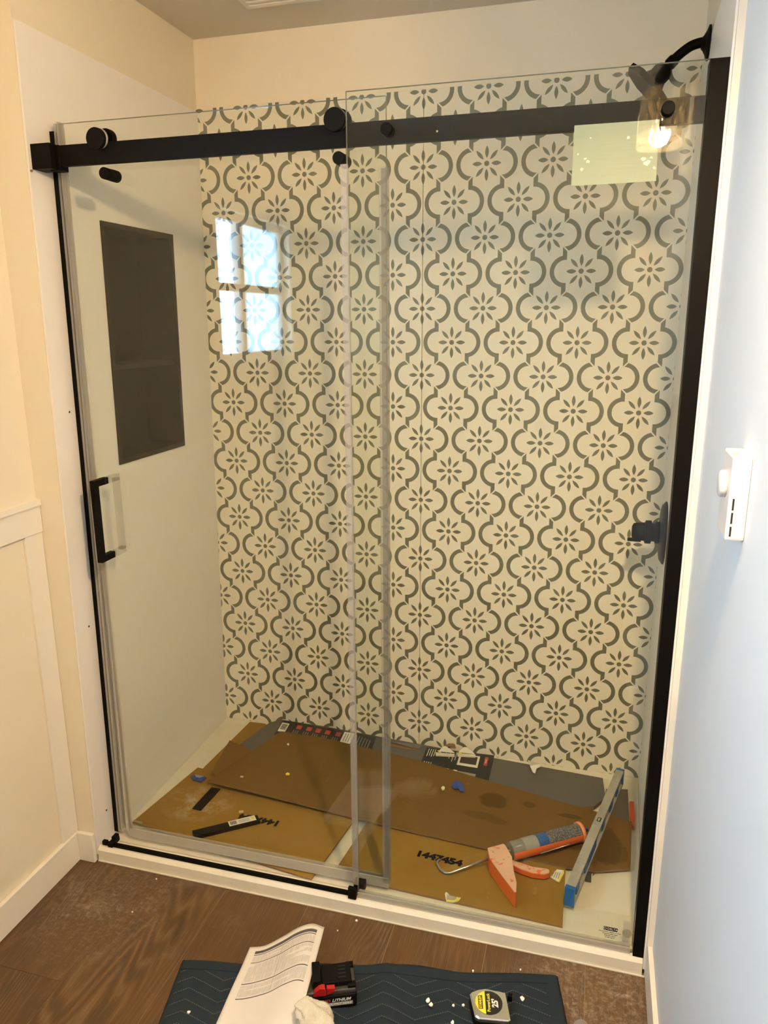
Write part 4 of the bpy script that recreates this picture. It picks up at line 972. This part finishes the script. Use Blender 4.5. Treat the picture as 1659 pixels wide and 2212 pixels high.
# printed instruction sheet, draped over the battery
def instruction():
    # columns left to right, rows top to bottom as (u,v,height)
    rows=[[(540,2046,.020),(573,2042,.022),(612,2022,.040),(645,2003,.055),(675,1995,.060),(701,2003,.050)],
          [(520,2092,.022),(556,2088,.024),(600,2072,.044),(632,2054,.062),(662,2044,.070),(688,2052,.066)],
          [(498,2140,.022),(535,2137,.025),(583,2124,.044),(618,2106,.064),(648,2096,.074),(674,2104,.074)],
          [(478,2186,.022),(517,2188,.026),(566,2176,.044),(603,2158,.064),(634,2148,.076),(660,2156,.078)],
          [(460,2226,.022),(500,2232,.026),(552,2224,.044),(590,2206,.062),(622,2198,.072),(648,2206,.076)],
          [(438,2272,.021),(482,2280,.026),(538,2276,.042),(578,2260,.056),(612,2252,.064),(637,2260,.066)]]
    P=[[Vector((*floorpt(u,v,z),z)) for u,v,z in r] for r in rows]
    P=[spline(r,6) for r in P]; nc=len(P[0]); cols=[spline([P[i][k] for i in range(len(P))],8) for k in range(nc)]; nr=len(cols[0])
    bm=bmesh.new(); uv=bm.loops.layers.uv.new('UVMap'); g=[[bm.verts.new(cols[k][i]) for i in range(nr)] for k in range(nc)]
    for k in range(nc-1):
        for i in range(nr-1):
            f=bm.faces.new([g[k][i],g[k][i+1],g[k+1][i+1],g[k+1][i]]); f.smooth=True
            for l,(kk,ii) in zip(f.loops,((k,i),(k,i+1),(k+1,i+1),(k+1,i))): l[uv].uv=(kk/(nc-1),ii/(nr-1))
    bmesh.ops.recalc_face_normals(bm,faces=bm.faces)
    if bm.faces[0].normal.z<0: bmesh.ops.reverse_faces(bm,faces=bm.faces)
    me=bpy.data.meshes.new('sheet'); bm.to_mesh(me); bm.free()
    m_=mat('printed_paper',(.86,.80,.72),.6); nt,b=nt_of(m_); x,y,z,v=coords(nt,'UV')
    inx=x.gt(.10)*x.lt(.90)
    def band(a,b_): return y.gt(a)*y.lt(b_)
    solid=band(.045,.072).max(band(.080,.088)).max(band(.155,.162)).max(band(.345,.354)).max(band(.475,.484))*inx
    body=(band(.095,.150).max(band(.168,.335)).max(band(.362,.465)))*inx
    lines=((y*150.0).frac()).lt(.5)*ramp(nt,noise(nt,v,1,2,.6,(140,8,1)),.40,.45)
    para=ramp(nt,noise(nt,v,1,1,.5,(2.0,30,1)),.36,.40)
    txt=body*lines*para*.55
    c=mixc(nt,txt,(.70,.64,.56),(.16,.14,.125)); c=mixc(nt,solid,c,(.085,.078,.07))
    col=((x-.42).abs()).lt(.002)*body; c=mixc(nt,col*.6,c,(.1,.1,.1))
    setc(nt,b,c); me.materials.append(m_)
    r=thing('instruction_sheet',tuple(P[0][0]),'white printed instruction sheet curling over the battery on the blanket','paper')
    o=bpy.data.objects.new('sheet',me); COL.objects.link(o); o.parent=r; o.matrix_parent_inverse=Matrix.Translation(r.location).inverted()
    s=o.modifiers.new('thick','SOLIDIFY'); s.thickness=.0004; s.offset=-1
    # header title as flat print on the dark band
    A_=cols[10][2]; 
instruction()

# knitted glove: cuff end and first knuckles show at the bottom edge
def glove():
    c=Vector((*floorpt(672,2190,.095),.080)); r=thing('work_glove',tuple(c),'cream knitted work glove crumpled on the paper and battery at the bottom edge','glove')
    bm=bmesh.new(); n=40; rings=[]
    path=[((651,2163),.110,.012),((655,2168),.110,.017),((664,2180),.104,.026),((676,2200),.094,.032),((680,2225),.082,.036),((676,2255),.070,.034),((668,2285),.060,.026)]
    pts=[Vector((*floorpt(u,v,z),z)) for (u,v),z,_ in path]; rad=[p[2] for p in path]
    pts=spline(pts,5); R=[]
    for i in range(len(rad)-1):
        for k in range(5): R.append(rad[i]+(rad[i+1]-rad[i])*k/5)
    R.append(rad[-1])
    up=Vector((0,0,1))
    for i,p in enumerate(pts):
        t=(pts[min(i+1,len(pts)-1)]-pts[max(i-1,0)]).normalized(); w=t.cross(up).normalized(); uu=w.cross(t)
        row=[]
        for k in range(n):
            a=2*PI*k/n; rr=R[i]*(1+.16*math.sin(3*a+i*.35)+.10*math.sin(7*a-i*.5)+.05*math.sin(13*a+i))
            row.append(bm.verts.new(p+w*math.cos(a)*rr*1.1+uu*math.sin(a)*rr*.62))
        rings.append(row)
    for i in range(len(rings)-1):
        for k in range(n):
            f=bm.faces.new([rings[i][k],rings[i][(k+1)%n],rings[i+1][(k+1)%n],rings[i+1][k]]); f.smooth=True
    # the open cuff folds back inside
    inner=[bm.verts.new(pts[1]+(v.co-pts[0])*.55) for v in rings[0]]
    for k in range(n): f=bm.faces.new([rings[0][k],inner[k],inner[(k+1)%n],rings[0][(k+1)%n]]); f.smooth=True
    bm.faces.new(inner[::-1]); bm.faces.new(rings[-1])
    bmesh.ops.recalc_face_normals(bm,faces=bm.faces)
    me=bpy.data.meshes.new('glove_body'); bm.to_mesh(me); bm.free()
    m_=mat('cream_knit',(.70,.64,.50),.95,spec=.1); nt,b=nt_of(m_); x,y,z,v=coords(nt)
    setc(nt,b,mixc(nt,noise(nt,v,60,4),(.60,.53,.40),(.78,.72,.58))); bump(nt,b,noise(nt,v,420,2,.6,(1,1,1)),.9,.003)
    me.materials.append(m_); o=bpy.data.objects.new('glove_body',me); COL.objects.link(o); o.parent=r; o.matrix_parent_inverse=Matrix.Translation(r.location).inverted()
    for k in range(4):
        a=pts[-1]+Vector((-.030+.020*k,-.005,.004)); mb=MB(); mb.tube(spline([a,a+Vector((.0,-.030,-.004)),a+Vector((.004,-.060-.006*(k%3),-.018))],5),[.0105]*10+[.006],12); mb.done('finger',m_,r)
    mb=MB(); a=pts[-3]+Vector((.034,0,-.004)); mb.tube(spline([a,a+Vector((.018,-.018,-.006)),a+Vector((.024,-.046,-.014))],5),[.0105]*10+[.006],12); mb.done('thumb',m_,r)
glove()

# tape measure lying on its side
def tape():
    zt=.052; zb=.016
    px=[(1015,2146),(1020,2141),(1034,2136),(1048,2134),(1060,2136),(1071,2141),(1076,2144),(1091,2142),(1103,2202),(1098,2205),(1034,2199),(1026,2194)]
    P=[Vector((*floorpt(u,v,zt),zt)) for u,v in px]; c=sum(P,Vector())/len(P)
    r=thing('tape_measure',(c.x,c.y,zb),'chrome tape measure with yellow and black face lying on the blanket','tape measure')
    mb=MB(); n=len(P)
    mb.loft([(q.x,q.y,zt-.010) for q in P],[tuple(q) for q in P]); bmesh.ops.bevel(mb.bm,geom=[e for e in mb.bm.edges if abs(e.verts[0].co.z-e.verts[1].co.z)<1e-4 and e.verts[0].co.z>zt-.001],offset=.003,segments=3,affect='EDGES')
    mb.done('case_top',M_CHROME,r)
    mb=MB(); mb.loft([(q.x,q.y,zb+.001) for q in P],[(q.x,q.y,zt-.0102) for q in P]); mb.done('case_band',M_BLACK2,r)
    mb=MB(); a=Vector((*floorpt(1101,2152,.03),.03)); mb.box(a.x-.004,a.x+.006,a.y-.006,a.y+.004,.022,.036,bev=.001); mb.done('lock_button',M_BLACK2,r)
    # round face, split yellow and black
    Cc=Vector((*floorpt(1056,2166,zt+.0003),zt+.0003)); E1=Vector((*floorpt(1086,2167,zt),zt))-Vector((*floorpt(1026,2164,zt),zt)); rad=E1.length/2*.98
    e1=E1.normalized(); e2=Vector((-e1.y,e1.x,0))
    def disc(name,a0,a1,rr,z,m_,chord):
        mb=MB(); pts=[]
        for k in range(49):
            a=2*PI*k/48; X=math.cos(a)*rr; Y=math.sin(a)*rr
            pts.append((max(a0,min(a1,X)),Y))
        M=frame((Cc.x,Cc.y,z),tuple(e1),tuple(e2)); mb.prism(pts[:-1],2,0,.0004,M=M); bmesh.ops.remove_doubles(mb.bm,verts=mb.bm.verts,dist=1e-6); return mb.done(name,m_,r)
    disc('black_face',-.9,.9,rad,zt+.0002,M_PRINT,0)
    # yellow part: circle segment left of a chord
    mb=MB(); pts=[]; xc=-rad*.26; a0=math.acos(xc/rad)
    for k in range(25): a=a0+(2*PI-2*a0)*k/24; pts.append((math.cos(a)*rad,math.sin(a)*rad))
    M=frame((Cc.x,Cc.y,zt+.0007),tuple(e1),tuple(e2)); mb.prism(pts,2,0,.0004,M=M); mb.done('yellow_face',M_YEL,r)
    Rr=Matrix.Rotation(PI/2,4,'Z')
    def tx(s,size,X,Y,m_,h,**k): return text_mesh('face_lettering',s,size,M@Matrix.Translation((X,Y,h))@Rr,m_,r,**k)
    mb=MB(); mb.box(-rad*.62-.0048,-rad*.62+.0048,-.017,.017,.0005,.0008,M=M,bev=0); mb.done('name_plate',M_PRINT,r)
    tx('STANLEY',.0078,-rad*.62,0,M_YEL,.0010,bold=.0003)
    tx('PowerLock',.0100,-rad*.02,0,M_YEL,.0002,bold=.0002)
    tx("25'",.0180,rad*.46,-.001,M_WPR,.0002,bold=.0008)
tape()

# container at the bottom right corner
zc=.0; cb=Vector((*floorpt(1256,2212,.055),0))
cn=thing('bottle',(cb.x,cb.y-.012,0),'small bottle with a grey-brown cap and blue label at the bottom right corner','bottle')
o_=(cb.x,cb.y-.012,.001)
mb=MB(); mb.lathe([(.019,0),(.020,.003),(.020,.046),(.017,.050)],o_,(0,0,1),32); mb.done('bottle_body',M_BLUED,cn)
mb=MB(); mb.lathe([(.0155,.0505),(.0165,.052),(.0165,.060),(.013,.066),(.003,.0675)],o_,(0,0,1),32); mb.done('cap',mat('cap_taupe',(.24,.20,.16),.4),cn)
mb=MB(); mb.lathe([(.0203,.014),(.0203,.020)],o_,(0,0,1),32,cap=False); mb.lathe([(.0203,.034),(.0203,.037)],o_,(0,0,1),32,cap=False); mb.done('label_stripe',M_WPR,cn)

# paint chips on blanket and floor
def chip(u,v,z,r,label,group='white chips on the floor and blanket'):
    q=Vector((*floorpt(u,v,z),z)); n=7; root=thing('plaster_chip',tuple(q),label,'chip',group)
    pts=[(q.x+r*(.5+.7*random.random())*math.cos(2*PI*i/n),q.y+r*(.5+.7*random.random())*math.sin(2*PI*i/n)) for i in range(n)]
    mb=MB(); mb.prism(pts,2,z-.001,z+.0015); mb.done('flake',M_CHIP,root)
chip(925,2161,.020,.006,'largest elongated white chip on the blanket between battery and tape measure')
chip(931,2170,.020,.0055,'white chip touching the largest one on the blanket')
chip(980,2172,.020,.0035,'left one of two small chips beside the tape measure')
chip(1001,2172,.020,.0035,'right one of two small chips, nearest the tape measure')
chip(978,2209,.020,.005,'white chip on the blanket at the bottom edge')
chip(407,2187,.018,.0045,'cream chip on the blanket left of the paper')
chip(1022,2098,.016,.003,'white chip on the blanket hem above the tape measure')
chip(1128,2158,.018,.0065,'greyish putty smear at the right of the blanket')
for (u,v,r,l) in ((770,1989,.0035,'white chip on the wood near the guide block'),(338,1899,.0028,'white chip on the wood near the left end of the kerb'),(286,1970,.0022,'tiny white chip on the wood left of the blanket'),
                  (1124,2095,.003,'white chip on the wood just behind the blanket hem'),(729,2010,.002,'tiny chip on the wood right of the paper'),(820,2160,.0001,'')):
    if l: chip(u,v,.0015,r,l)
